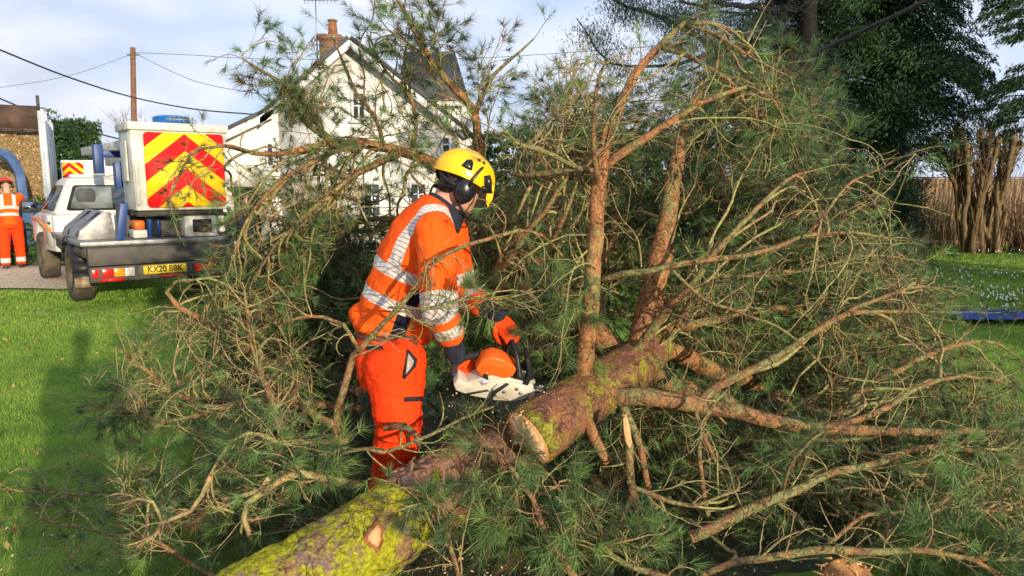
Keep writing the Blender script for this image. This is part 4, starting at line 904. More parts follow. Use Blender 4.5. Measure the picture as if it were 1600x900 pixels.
    bv = nz(np.cross(lat, ax)); ell = np.sqrt((((V-cen)@lat)/wT)**2+(((V-cen)@bv)/dpT)**2); dTt = (ell-1)*.15
    armR = np.minimum(dR1, dR2) < dTt; armL = np.minimum(dL1, dL2) < dTt; arm = armR | armL
    band = np.full(len(V), -1.)
    hw = .026
    tb = np.maximum(hw-np.abs(S-.262), hw-np.abs(S-.120)); br = np.where(S > .262, .026-np.abs(np.abs(LT)-.135), -1); band = np.where(~arm, np.maximum(tb, br), band); brS = np.where(~armL & (S > .33), .026-np.abs(LT-.135), -1)
    lR = np.linalg.norm(elR-shR); lL = np.linalg.norm(elL-shL); lR2 = np.linalg.norm(wrR-elR); lL2 = np.linalg.norm(wrL-elL)
    sR = np.where(dR1 < dR2, uR1*lR, lR+uR2*lR2); sL = np.where(dL1 < dL2, uL1*lL, lL+uL2*lL2)
    band = np.where(armR, np.maximum(.022-np.abs(sR-.285), .026-np.abs(sR-.428)), band)
    band = np.where(armL, np.maximum(.026-np.abs(sL-.23), .03-np.abs(sL-.40)), band)
    band = np.maximum(band, brS); fr = (V-cen)@(-bv)
    ang = ((V-cen)@bv)/dpT
    navy = np.where(~arm & (LT > .04), np.minimum(.22-np.abs(ang-(-.10-.9*(S-.12))), .27-S), -1)
    navy = np.where(navy > band*0-5, navy, -1)
    setattr_(me, 'band', band); setattr_(me, 'navy', navy); setv(me, V-base); obj('jersey', me, M['hiviz'], t)
    # collar
    g = Geo(); cdir = nz(f*.62+up*.75); cc = C(692, 331); cb = nz(np.cross(lat, cdir))
    ring = []
    for k, (h, w) in enumerate(((-.035, .112), (-.005, .104), (.020, .095), (.040, .088))): ring.append((cc+cdir*h, lat*(w*.92), cb*(w*1.08)))
    ring_loft(g, ring, 28);  me = remesh_union(g, .006, 2); setv(me, mverts(me)-base); obj('collar', me, M['navy_fabric'], t)
    # cuffs (black lower sleeves)
    g = Geo(); limb(g, [elR+(wrR-elR)*.45, wrR-(wrR-elR)*.06], [.050, .038]); me = remesh_union(g, .006, 2); wrinkle(me, .004, 20); setv(me, mverts(me)-base); obj('cuff', me, M['navy_fabric'], t)
    g = Geo(); limb(g, [elL+(wrL-elL)*.5, wrL], [.050, .038]); me = remesh_union(g, .006, 2); wrinkle(me, .004, 20); setv(me, mverts(me)-base); obj('cuff', me, M['navy_fabric'], t)
    # trousers
    g = Geo()
    def LP(a, b, u): return a+(b-a)*u
    rings = [(C(611, 520), lat*.165, f*.148), (C(610, 548), lat*.178, f*.160), (C(611, 575), lat*.178, f*.158), (C(614, 600), lat*.165, f*.145)]
    ring_loft(g, rings, 32)
    limb(g, [LP(hipR, kneeR, .12), LP(hipR, kneeR, .6), kneeR, LP(kneeR, ankR, .5), LP(kneeR, ankR, .9)], [.142, .116, .104, .088, .092])
    limb(g, [LP(hipL, kneeL, .12), LP(hipL, kneeL, .6), kneeL, LP(kneeL, ankL, .5), LP(kneeL, ankL, .9)], [.135, .108, .098, .088, .090])
    me = remesh_union(g, .007, 5); wrinkle(me, .010, 7, (1, 1, .9), 3, .4); wrinkle(me, .004, 18, (1, 1, .9), 8, 0); V = mverts(me)
    setattr_(me, 'band', np.full(len(V), -1.)); setattr_(me, 'navy', np.full(len(V), -1.)); setv(me, V-base); tr_ = obj('trousers', me, M['trouser'], t)
    def front(px, py, off=0.004):       # point on trousers surface towards the camera
        o = np.array([0, 0, CAM_H]); q = P(px, py, 3.0); dr = nz(q-o); rel = (V-o); tt = rel@dr; dist = np.linalg.norm(rel-tt[:, None]*dr, axis=1)
        k = np.where(dist < .012)[0]
        if len(k) == 0: return P(px, py, 3.2)
        s = tt[k].min(); return o+dr*(s-off)
    def patch(nm, pts, mm, th=.004, par=tr_, sub=4):
        n = len(pts); poly = []
        for i in range(n):
            a, b = pts[i], pts[(i+1) % n]
            for k in range(sub): u = k/sub; poly.append((a[0]*(1-u)+b[0]*u, a[1]*(1-u)+b[1]*u))
        A = np.array([front(*q, .006) for q in poly]); c = front(np.mean([q[0] for q in pts]), np.mean([q[1] for q in pts]), .006); off = np.array([0, .006, 0]); N_ = len(A)
        VV = np.vstack([A, [c], A+off, [c+off]]); i = np.arange(N_); j = (i+1) % N_
        g = Geo(); g.add(VV, [np.stack([i, j, np.full(N_, N_)], 1), np.stack([j+N_+1, i+N_+1, np.full(N_, 2*N_+1)], 1), np.stack([i, i+N_+1, j+N_+1, j], 1)]); return g.build(nm, mm, par, W=base)
    patch('pocket_zip', [(637, 545), (652, 562), (650, 573), (632, 593), (629, 590)], M['black_fabric']); patch('pocket_panel', [(638, 551), (647, 564), (645, 571), (634, 585)], mat('pocket_grey', (.42, .36, .33), .8, .15, 40), par=bpy.data.objects['pocket_zip'])
    for o_ in (): pass
    bpy.data.objects['pocket_panel'].location = (0, -.006, 0)
    patch('rear_pocket_flap', [(552, 541), (598, 541), (598, 547), (552, 546)], M['black_fabric']); patch('thigh_flap', [(632, 621), (661, 620), (661, 627), (632, 628)], M['black_fabric'])
    g = Geo(); bw = []
    an = np.linspace(0, 2*math.pi, 33)
    g.tube([C(611, 518)+lat*.172*math.cos(a)+f*.155*math.sin(a) for a in an], [.014]*33, 8); g.build('belt', mat('brown_belt', (.14, .07, .045), .8), t, W=base, smooth=True)
    g = Geo()
    for px in (582, 627):
        p = front(px, 522, .014); g.box(p, (.022, .012, .07), frame(yaw*0, R(0)))
    g.build('brace_clip', M['navy_fabric'], t, W=base)
    # boots
    for a in (ankR, ankL):
        g = Geo(); ring_loft(g, [(a+[0, 0, .10]-f*.01, lat*.058, f*.062), (a+[0, 0, .03], lat*.056, f*.066), (a-[0, 0, .04]+f*.01, lat*.052, f*.09), (a-[0, 0, .095]+f*.045, lat*.055, f*.15)], 20); g.ell(a-[0, 0, .055]+f*.12, (.085, .055, .042), frame(yaw, 0)); g.box(a-[0, 0, .092]+f*.045, (.29, .105, .02), frame(yaw, 0))
        me = remesh_union(g, .007, 2); setv(me, mverts(me)-base); obj('boot', me, M['boot'], t)
    # gloves
    for wr, ff, pp, sd in ((wrR, fR, palmR, 1), (wrL, fL, palmL, -1)):
        g = Geo(); hand(g, wr+ff*.004, ff, pp, sd, .95, 1.0, .005); me = remesh_union(g, .0038, 2); V2 = mverts(me); n_ = mnorm(me); pu = nz(pp-ff*np.dot(pp, ff)); al = (V2-wr)@ff
        nav = np.maximum((n_@pu)+.15, (.012-al)*50); setattr_(me, 'band', np.full(len(V2), -1.)); setattr_(me, 'navy', nav); setv(me, V2-base); obj('glove', me, M['glove'], t)
    # ---- helmet, muffs, visor in head space
    hl = thing('helmet', None, None, tuple(hc-base)); hl.parent = t; hl.rotation_mode = 'QUATERNION'; hl.rotation_quaternion = Matrix(Hd.tolist()).to_quaternion()
    nu, nv = 72, 30; V = []; rx, ry, rz_ = .146, .118, .122
    def shell(th, ph, off=0):
        # th 0..1 from crown to rim
        rim = R(93+ (7*math.cos(ph) if math.cos(ph) > 0 else 3*math.cos(ph))+9*max(0, -math.cos(ph))**2); a = th*rim
        x = (rx+off)*math.sin(a)*math.cos(ph); y = (ry+off)*math.sin(a)*math.sin(ph); z = (rz_+off)*math.cos(a)
        k = max(0, math.cos(ph))**6*max(0, th-.86)/.14; x += .022*k
        x -= .010*(1-math.cos(a))*0
        ridge = .004*math.exp(-(y/.02)**2)*(1-th)+.0025*math.exp(-((abs(y)-.055)/.012)**2)*math.sin(min(1, th*1.2)*math.pi)
        n = nz([x/rx**2, y/ry**2, z/rz_**2]); return np.array([x-.006, y, z+.040])+n*ridge
    V = [shell(0, 0)]+[shell((i+1)/nv, 2*math.pi*j/nu) for i in range(nv) for j in range(nu)]
    tri = [[0, 1+j, 1+(j+1) % nu] for j in range(nu)]; q = [[1+i*nu+j, 1+(i+1)*nu+j, 1+(i+1)*nu+(j+1) % nu, 1+i*nu+(j+1) % nu] for i in range(nv-1) for j in range(nu)]
    g = Geo(); g.add(V, [tri, q]); sh = g.build('shell', M['helmet'], hl, smooth=True); s_ = sh.modifiers.new('solid', 'SOLIDIFY'); s_.thickness = .006; s_.offset = -1
    g = Geo(); g.tube([shell(1, a)+[0, 0, -.001] for a in np.linspace(0, 2*math.pi, 60)], [.0045]*60, 6, cap=False); g.build('rim_edge', M['helmet'], hl, smooth=True)
    def surf_patch(nm, pts, mm, off=.0012, sub=5):
        """dark vent opening sitting in the shell: pts in (th, ph degrees)"""
        n = len(pts); poly = []
        for i in range(n):
            a, b = pts[i], pts[(i+1) % n]
            for k in range(sub): u = k/sub; poly.append((a[0]*(1-u)+b[0]*u, a[1]*(1-u)+b[1]*u))
        def pt(th, ph): p = shell(th, R(ph)); n_ = nz((p-[-.006, 0, .04])/np.array([rx, ry, rz_])**2); return p+n_*off
        A = np.array([pt(*q) for q in poly]); c = pt(*np.mean(poly, axis=0)); N_ = len(A); i = np.arange(N_); j = (i+1) % N_
        g = Geo(); g.add(np.vstack([A, [c]]), [np.stack([i, j, np.full(N_, N_)], 1)]); o_ = g.build(nm, mm, hl, smooth=True); z = o_.modifiers.new('solid', 'SOLIDIFY'); z.thickness = .002; z.offset = 1; return o_
    for s in (-1, 1):
        surf_patch('vent', [(.80, s*116), (.60, s*112), (.55, s*103), (.60, s*97), (.80, s*94), (.82, s*100)], M['muff'])
        surf_patch('vent', [(.50, s*88), (.50, s*80), (.42, s*80), (.42, s*88)], M['muff']); surf_patch('vent', [(.50, s*74), (.50, s*66), (.42, s*66), (.42, s*74)], M['muff'])
    g = Geo()
    for s in (-1, 1):       # visor bracket and arm
        p0 = shell(.72, R(s*62)); p1 = shell(.98, R(s*50)); g = Geo(); g.tube([p0+[0, s*.008, 0], (p0+p1)/2+[.002, s*.014, 0], p1+[.01, s*.012, -.01]], [.016, .019, .014], 10)
        g.build('visor_bracket', M['muff'], hl, smooth=True)
    for s in (-1, 1):
        p1 = shell(.97, R(s*46)); g = Geo(); g.prism([tuple(p1+[a, s*.014, b]) for a, b in ((-.012, .03), (.014, .026), (.030, -.03), (.024, -.075), (.004, -.05), (-.012, -.01))], (0, s*.005, 0)); g.build('visor_arm', M['helmet'], hl, bevel=.002)
    # mesh visor: curved frame in front of the face
    fr_ = []; nu2, nv2 = 36, 22; VV = []; AN = 78
    for j in range(nv2+1):
        z = .030-.165*j/nv2; tap = 1-.18*(j/nv2)**2
        for i in range(nu2+1):
            a = R(-AN+2*AN*i/nu2); VV.append((.030+.135*math.cos(a)*tap+.012*j/nv2, .118*math.sin(a)*tap, z+.02*math.cos(a)*(j/nv2)))
    VV = np.array(VV); Wd = nu2+1
    i, j = np.meshgrid(np.arange(nu2), np.arange(nv2), indexing='ij'); q = (j*Wd+i).ravel(); g = Geo(); g.add(VV, [np.stack([q, q+1, q+Wd+1, q+Wd], 1)])
    vm = mat('visor_gauze', (.012, .013, .016), .5); tt = vm.node_tree; tc = N(tt, 'ShaderNodeTexCoord'); sx = N(tt, 'ShaderNodeSeparateXYZ'); L(tt, tc.outputs['Object'], sx.inputs[0])
    ms = N(tt, 'ShaderNodeMixShader'); tp = N(tt, 'ShaderNodeBsdfTransparent'); ck = []
    for ax_ in ('Y', 'Z'):
        m1 = N(tt, 'ShaderNodeMath', operation='MULTIPLY'); L(tt, sx.outputs[ax_], m1.inputs[0]); m1.inputs[1].default_value = 420; m2 = N(tt, 'ShaderNodeMath', operation='FRACT'); L(tt, m1.outputs[0], m2.inputs[0])
        m3 = N(tt, 'ShaderNodeMath', operation='LESS_THAN'); L(tt, m2.outputs[0], m3.inputs[0]); m3.inputs[1].default_value = .15; ck.append(m3.outputs[0])
    mxm = N(tt, 'ShaderNodeMath', operation='MAXIMUM'); L(tt, ck[0], mxm.inputs[0]); L(tt, ck[1], mxm.inputs[1]); L(tt, mxm.outputs[0], ms.inputs[0]); L(tt, tp.outputs[0], ms.inputs[1]); L(tt, tt.nodes['Principled BSDF'].outputs[0], ms.inputs[2]); L(tt, ms.outputs[0], tt.nodes['Material Output'].inputs[0])
    g.build('visor_mesh', vm, hl, smooth=True)
    g = Geo(); edge = [VV[k] for k in range(nu2+1)]+[VV[r_*Wd+nu2] for r_ in range(1, nv2+1)]+[VV[nv2*Wd+k] for k in range(nu2-1, -1, -1)]+[VV[r_*Wd] for r_ in range(nv2-1, -1, -1)]
    g.tube(edge, [.0045]*len(edge), 6); top = [VV[k]+[0, 0, -.006] for k in range(nu2+1)]; g.tube(top, [.011]*len(top), 6); g.build('visor_frame', M['muff'], hl, smooth=True)
    # ear defenders
    for s in (-1, 1):
        g = Geo(); cc = np.array([-.006, s*.104, -.018]); g.ell(cc, (.046, .034, .058), frame(0, R(-14)), 32, 20); g.ell(cc-[0, s*.018, 0], (.050, .018, .062), frame(0, R(-14)), 32, 16)
        mf = g.build('ear_muff', M['muff'], hl, smooth=True); g = Geo(); g.tube([cc+[0, s*.03, .02], cc+[.004, s*.034, .06], cc+[.018, s*.020, .10], cc+[.03, s*.012, .125]], [.006]*4, 8); g.build('muff_wire', M['muff'], hl, smooth=True)
    # cradle band round the nape and straps
    g = Geo(); rr = [(-.116, 0, -.052), (-.105, -.055, -.045), (-.070, -.088, -.030), (-.02, -.098, -.015)]
    for s in (-1, 1):
        p, r = spline([[a, b*-s if s < 0 else b, c, .010] for a, b, c in rr], step=.01); g.tube(p*[1, 1, 1], r, 8)
        p, r = spline([[-.10, s*.07, .02, .006], [-.055, s*.088, -.03, .006], [-.015, s*.088, -.075, .006], [.03, s*.070, -.105, .006], [.055, s*.03, -.120, .006], [.058, 0, -.122, .006]], step=.01); g.tube(p, r, 6)
        p, r = spline([[-.13, s*.02, .02, .008], [-.11, s*.06, .0, .008], [-.08, s*.085, -.01, .008], [-.03, s*.095, -.015, .008]], step=.01); g.tube(p, r, 8)
    g.build('straps', M['black_fabric'], hl, smooth=True)
    return wrR, wrL
wrR, wrL = worker()

def chainsaw():
    c = P(778, 592, 3.16); sw = thing('chainsaw', 'orange and pale grey chainsaw held by the person, its bar biting into the trunk', 'chainsaw', c)
    sw.rotation_mode = 'QUATERNION'; Rm = frame(R(10), R(15), R(18)); sw.rotation_quaternion = Matrix(Rm.tolist()).to_quaternion()
    org = mat('saw_orange', (.85, .13, .012), .38, .08, 8, .1, 60); pale = mat('saw_pale_casing', (.62, .57, .47), .5, col2=(.42, .37, .29), scale=14, bump=.2, bscale=60); blk = M['plastic_black']
    def loc(px, py, dy=0):
        """photo pixel on a plane through the saw, in saw space"""
        q = P(px, py, 3.16); return Rm.T@(q-c)+np.array([0, dy, 0])
    def slab(nm, pts, y0, y1, mm, bev=.008, par=sw):
        A = [loc(*p) for p in pts]; A = [(a[0], y0, a[2]) for a in A]; g = Geo(); g.prism(A, (0, y1-y0, 0)); return g.build(nm, mm, par, bevel=bev)
    slab('engine_casing', [(708, 588), (716, 577), (728, 588), (746, 580), (762, 574), (796, 582), (822, 592), (838, 603), (838, 616), (800, 625), (774, 622), (735, 611), (712, 600)], -.045, .045, pale, .005)
    slab('bar_cover', [(822, 600), (846, 603), (858, 608), (850, 620), (826, 620)], -.058, -.0455, pale, .004)
    slab('casing_seam', [(724, 606), (760, 600), (764, 603), (728, 609)], -.048, -.0452, blk, 0)
    slab('maker_badge', [(748, 584), (760, 582), (764, 588), (752, 591)], -.0475, -.0452, mat('badge_grey', (.45, .48, .6), .4), 0)
    for q_ in ((786, 602), (812, 606), (806, 598)): g = Geo(); a_ = loc(*q_); g.cyl((a_[0], -.0655, a_[2]), (a_[0], -.060, a_[2]), .008, k=6); g.build('nut', M['alloy'], sw)
    slab('clutch_cover', [(768, 598), (775, 590), (800, 587), (822, 594), (832, 604), (820, 618), (800, 622), (775, 612)], -.060, -.0456, pale, .004)
    slab('brake_link', [(763, 612), (768, 600), (790, 585), (794, 588), (774, 604), (768, 616)], -.067, -.0625, blk, .002)
    slab('top_cover', [(742, 562), (752, 546), (768, 541), (784, 547), (800, 560), (806, 566), (800, 578), (786, 583), (768, 575), (752, 579)], -.046, .044, org, .007)
    slab('cover_ridge', [(752, 560), (764, 551), (790, 560), (786, 566), (768, 559), (757, 566)], -.050, -.0465, org, .002)
    slab('side_seam', [(752, 576), (756, 568), (761, 572), (762, 582)], -.052, -.046, blk, .002)
    slab('muffler_guard', [(793, 582), (808, 568), (826, 572), (836, 588), (820, 592)], -.04, .04, blk, .01)
    g = Geo(); p, r = spline([[*loc(718, 594), .015], [*loc(708, 582), .016], [*loc(714, 566), .016], [*loc(734, 556), .017], [*loc(750, 556), .018]], step=.01); g.tube(p, r, 12); g.build('rear_handle', blk, sw, smooth=True)
    g = Geo(); pts = [loc(788, 606)+[0, .055, 0], loc(792, 570)+[0, .075, 0], loc(800, 545)+[0, .055, 0], loc(802, 538)+[0, 0, 0], loc(806, 548)+[0, -.05, 0], loc(810, 580)+[0, -.065, 0]]
    p, r = spline([[*q, .011] for q in pts], step=.012); g.tube(p, r, 10); g.build('front_handle', blk, sw, smooth=True)
    slab('hand_guard', [(812, 600), (822, 575), (818, 548), (822, 545), (828, 558), (830, 578), (822, 600)], -.055, .05, blk, .005)
    g = Geo(); a = loc(838, 606); b = a+np.array([.36, 0, .0]); pr = [(a[0], -.045, a[2]+.03), (a[0], -.045, a[2]-.035)]+[(b[0]+.035*math.sin(x), -.045, b[2]-.035*math.cos(x)) for x in np.linspace(0, math.pi, 9)]
    g.prism(pr, (0, -.005, 0)); g.build('guide_bar', M['alloy'], sw, bevel=.001)
    g = Geo(); ch = [(a[0]+.33*k/24, -.0475, a[2]-.037) for k in range(25)]+[(b[0]+.038*math.sin(x), -.0475, b[2]-.038*math.cos(x)) for x in np.linspace(.2, math.pi-.2, 8)]+[(b[0]-.33*k/24, -.0475, a[2]+.038-.0*k) for k in range(25)]
    for i_, q in enumerate(ch): g.box(q, (.011, .007, .011 if i_ % 2 else .007))
    g.build('chain', M['plastic_black'], sw); 
    for k in range(4): 
        g = Geo(); q = loc(838, 600+k*6); g.prism([(q[0]-.01, -.06, q[2]-.008), (q[0]+.02, -.06, q[2]), (q[0]-.01, -.06, q[2]+.008)], (0, .03, 0)); g.build('spike', M['black_steel'], sw)
chainsaw()

def simple_person(label, base, H, yaw, parts, helmet=None, jersey=None, trouser=None, lean=0, arms=((.35, .1), (.35, .1)), bands=True, group=None, hunch=0, bandmat=None):
    """smaller background figure: one continuous body, clothes, hair or helmet"""
    base = np.array(base, float); k = H/1.78; f = np.array([math.cos(yaw), math.sin(yaw), 0]); lat = np.array([math.sin(yaw), -math.cos(yaw), 0]); up = np.array([0, 0, 1.])
    t = thing('person', label, 'person', base, group=group); O = lambda a, b, z: (f*a+lat*b+up*z)*k
    hip = O(0, 0, .92); sh = O(math.sin(lean)*.52, 0, .92+math.cos(lean)*.52); hc = sh+O(math.sin(lean+hunch)*.25, 0, math.cos(lean+hunch)*.205); ax = nz(sh-hip); dv = nz(np.cross(lat, ax))
    J = {}
    for s, nm in ((1, 'R'), (-1, 'L')):
        fw, rs = arms[0 if s > 0 else 1]; J['sh'+nm] = sh+lat*.19*s*k-ax*.03; J['el'+nm] = J['sh'+nm]+(nz(-up*math.cos(fw)+f*math.sin(fw)+lat*s*.2))*.28*k; J['wr'+nm] = J['el'+nm]+nz(-up*math.cos(fw+rs)+f*math.sin(fw+rs)-lat*s*.1)*.25*k
        J['hp'+nm] = hip+lat*.095*s*k; J['kn'+nm] = O(.05+.03*s, .12*s, .50); J['an'+nm] = O(-.02+.10*s, .13*s, .09)
    def torso(g, inf, lo=-.12): ring_loft(g, [(hip+ax*u*.52*k, lat*(w+inf)*k, dv*(d_+inf)*k) for u, w, d_ in ((lo, .165, .115), (.2, .155, .11), (.5, .165, .115), (.8, .19, .115), (.95, .17, .09), (1.05, .08, .06))], 20)
    g = Geo(); torso(g, -.015)
    for nm in 'RL':
        limb(g, [J['sh'+nm], J['el'+nm], J['wr'+nm]], [.05*k, .042*k, .028*k], 10); limb(g, [J['hp'+nm], J['kn'+nm], J['an'+nm]], [.085*k, .058*k, .04*k], 10)
        hand(g, J['wr'+nm], nz(J['wr'+nm]-J['el'+nm]), f, 1 if nm == 'R' else -1, .7, k)
    limb(g, [sh, hc], [.06*k, .055*k], 10); Hd = frame(yaw, lean+hunch); head_geo(g, hc+[0, 0, .03], Hd, k)
    me = remesh_union(g, .012, 2); obj('body', me, M['skin'], t)
    def dress(nm, g, mm, bf=None):
        me = remesh_union(g, .013, 2); wrinkle(me, .008, 8); V = mverts(me); setattr_(me, 'navy', np.full(len(V), -1.)); setattr_(me, 'band', bf(V) if bf else np.full(len(V), -1.)); return obj(nm, me, mm, t)
    g = Geo(); torso(g, .01, -.22)
    for nm in 'RL': limb(g, [J['sh'+nm], J['el'+nm], J['wr'+nm]], [.078*k, .065*k, .05*k], 12)
    def bf(V):
        S = (V-hip)@ax/k; l = np.abs((V-hip)@lat)/k; b_ = np.maximum(.03-np.abs(S-.10), .03-np.abs(S-.24)); return np.maximum(b_, np.where((S > .24) & (l < .16), .03-np.abs(l-.10), -1))
    dress('jacket', g, jersey, bf if bands else bandmat)
    g = Geo(); ring_loft(g, [(hip+ax*.04, lat*.17*k, f*.13*k), (hip-up*.06*k, lat*.18*k, f*.14*k), (hip-up*.14*k, lat*.17*k, f*.13*k)], 20)
    for nm in 'RL': limb(g, [J['hp'+nm], J['kn'+nm], J['an'+nm]+[0, 0, .02]], [.115*k, .095*k, .085*k], 12)
    dress('trousers', g, trouser, (lambda V: .045-np.abs(V[:, 2]/k-.16)) if bands else None)
    for nm in 'RL':
        g = Geo(); a = J['an'+nm]; ring_loft(g, [(a+[0, 0, .06], lat*.05*k, f*.055*k), (a-[0, 0, .03*k], lat*.05*k, f*.09*k), (a-[0, 0, .085*k]+f*.04, lat*.05*k, f*.14*k)], 14); g.build('boot', M['boot'], t)
    g = Geo(); g.ell(hc+[0, 0, .03]+Hd@np.array([-.012, 0, .045])*k, np.array([.108, .088, .090])*k, Hd, 24, 14); g.build('hair', M['hair'], t, smooth=True)
    if helmet:
        g = Geo(); V = []; nu, nv = 32, 12; c = hc+[0, 0, .03*k]
        for i in range(nv+1):
            for j in range(nu): a = R(95)*i/nv; p = 2*math.pi*j/nu; V.append(c+Hd@(np.array([.140*math.sin(a)*math.cos(p)+(.02 if i == nv and math.cos(p) > .3 else 0), .115*math.sin(a)*math.sin(p), .04+.115*math.cos(a)])*k))
        q = [[i*nu+j, (i+1)*nu+j, (i+1)*nu+(j+1) % nu, i*nu+(j+1) % nu] for i in range(nv) for j in range(nu)]; g.add(V, [q]); o = g.build('helmet', helmet, t, smooth=True); s_ = o.modifiers.new('s', 'SOLIDIFY'); s_.thickness = .006
        for s in (-1, 1): g = Geo(); g.ell(c+Hd@(np.array([0, s*.10, -.01])*k), np.array([.045, .03, .055])*k, Hd, 16, 10); g.build('ear_muff', M['muff'], t, smooth=True)
    return t
b = P(22, 416, 14.0); b[2] = 0
simple_person('person in orange jacket and trousers with red helmet, back turned, at the left edge', b, 1.72, R(125), None, helmet=mat('red_helmet', (.75, .03, .02), .3), jersey=M['hiviz'], trouser=M['trouser'], lean=R(20), arms=((R(62), R(15)), (R(38), R(45))), hunch=R(14))
navy_jacket = clothmat('navy_jacket', (.022, .028, .07)); navy_tr = clothmat('dark_trousers', (.02, .022, .03))
b = P(384, 392, 18.2); b[2] = float(terrain(b[0], b[1]))
simple_person('person in a navy jacket with a white shoulder stripe standing at the cottage doorway', b, 1.72, R(70), None, jersey=navy_jacket, trouser=navy_tr, lean=R(6), arms=((R(10), R(15)), (R(15), R(20))), bands=False, bandmat=lambda V: .028-np.abs(V[:, 2]-1.34+.15*np.abs(V[:, 0])))
# ---------------------------------------------------------------- felled pine
def unit_rand(): return nz(np.array([random.gauss(0, 1) for _ in range(3)]))
class Branch:
    """one limb or cut branch: a traced stem plus the shoots and needles that grow on it"""
    def __init__(s, rows, name='limb', pts=None, k=8, bark=None, label=None, cut=False, noise=.012, step=.05, shoots=None):
        if pts is None: s.p, s.r = px_path(rows, step=step, noise=noise)
        else: s.p, s.r = spline(pts, step=step, noise=noise)
        s.name, s.k, s.bark, s.label, s.cut = name, k, bark, label, cut; s.tw = Geo(); s.tuft = []; s.nt = 0; s.subs = []
    def finish(s, parent, W):
        g = Geo(); r = s.r.copy()
        if s.r.max() > .02:
            r = r*(1+.16*np.array([mnoise.noise(Vector((q[0]*9, q[1]*9, q[2]*9)))+.5*max(0, mnoise.noise(Vector((q[0]*25, q[1]*25, q[2]*25)))) for q in s.p]))
        V, F = tube(s.p, r, s.k if s.r.max() < .03 else 16); 
        if s.r.max() > .02: c_ = np.repeat(s.p, len(V)//len(s.p), 0); V = c_+(V-c_)*(1+.16*np.array([mnoise.noise(Vector((q[0]*22, q[1]*22, q[2]*22)))+.6*mnoise.noise(Vector((q[0]*60, q[1]*60, q[2]*60))) for q in V]))[:, None]
        g.add(V, F); o = g.build(s.name, s.bark or M['bark'], parent, W=W, smooth=True)
        if s.label: o['label'] = s.label
        if s.cut:
            g = Geo(); d = nz(s.p[0]-s.p[1]); cut_face(g, s.p[0], d, s.r[0]); g.build('cut_end', M['cutwood'], o, W=W)
        if s.tw.n: s.tw.build('twigs', M['twig'], o, W=W, smooth=True)
        if s.tuft: needles(s.tuft).build('needles', M['needle'], o, W=W)
        return o
def cut_face(g, c, d, r, k=18, rough=.12):
    d = nz(d); e = nz(np.cross(d, [0.1, .2, 1])); f_ = np.cross(d, e); an = np.linspace(0, 2*math.pi, k, endpoint=False)
    rim = c+(r*.97)*(np.cos(an)[:, None]*e+np.sin(an)[:, None]*f_); V = [c+d*(.004+random.uniform(0, rough)*r)]
    mid = c+(r*.5)*(np.cos(an)[:, None]*e+np.sin(an)[:, None]*f_)+d*(.004+rng.uniform(-.2, 1, (k, 1))*rough*r)
    rim = rim+d*rng.uniform(.001, .012, (k, 1)); i = np.arange(k); j = (i+1) % k
    g.add(np.vstack([V, mid, rim, rim-d*.02]), [np.stack([0*i, 1+i, 1+j], 1), np.stack([1+i, 1+k+i, 1+k+j, 1+j], 1), np.stack([1+k+i, 1+2*k+i, 1+2*k+j, 1+k+j], 1)], rad=np.concatenate([[0], np.full(k, .5), np.full(2*k, 1.)]))
NW = .0029
def needles(T):
    """T rows: base(3) dir(3) length n needle_len v"""
    T = np.array(T); n = T[:, 7].astype(int); I = np.repeat(np.arange(len(T)), n); m = len(I); B = T[I, :3]; D = T[I, 3:6]; Ls = T[I, 6]; NL = T[I, 8]
    u = rng.uniform(0, 1, m)**.8; rn = rng.normal(size=(m, 3)); pr = np.cross(D, rn); pr /= np.linalg.norm(pr, axis=1)[:, None]+1e-9
    phi = R(20)+R(48)*rng.uniform(0, 1, m)*(1.15-.55*u); d = D*np.cos(phi)[:, None]+pr*np.sin(phi)[:, None]; d[:, 2] -= .10
    d /= np.linalg.norm(d, axis=1)[:, None]; b = B+D*(u*Ls)[:, None]; tip = b+d*(NL*rng.uniform(.7, 1.15, m))[:, None]
    dist = np.maximum(b[:, 1], 2.2); w = NW*np.clip(dist/3.4, 1.05, 1.5)
    s = np.cross(d, rng.normal(size=(m, 3))); s /= np.linalg.norm(s, axis=1)[:, None]+1e-9; s *= w[:, None]/2
    mid = b+(tip-b)*.6; mid[:, 2] += .0
    V = np.stack([b-s*.7, b+s*.7, tip], 1).reshape(-1, 3); v = np.clip(T[I, 9]+rng.normal(0, .13, m), 0, 1)
    g = Geo(); g.add(V, [np.arange(3*m).reshape(-1, 3)], v=np.repeat(v, 3)); return g
def wander(p, d, Ln, curl=.35, up=.0, seg=.035):
    n = max(4, int(Ln/seg)); st = Ln/n; pts = [p.copy()]; d = nz(d); c = unit_rand()*curl*.5
    for i in range(n):
        c = c*.72+unit_rand()*curl*.42; kick = unit_rand()*.45 if random.random() < .16 else 0; d = nz(d+c*.75+kick+np.array([0, 0, up*.06])); p = p+d*st; pts.append(p)
    return np.array(pts), d
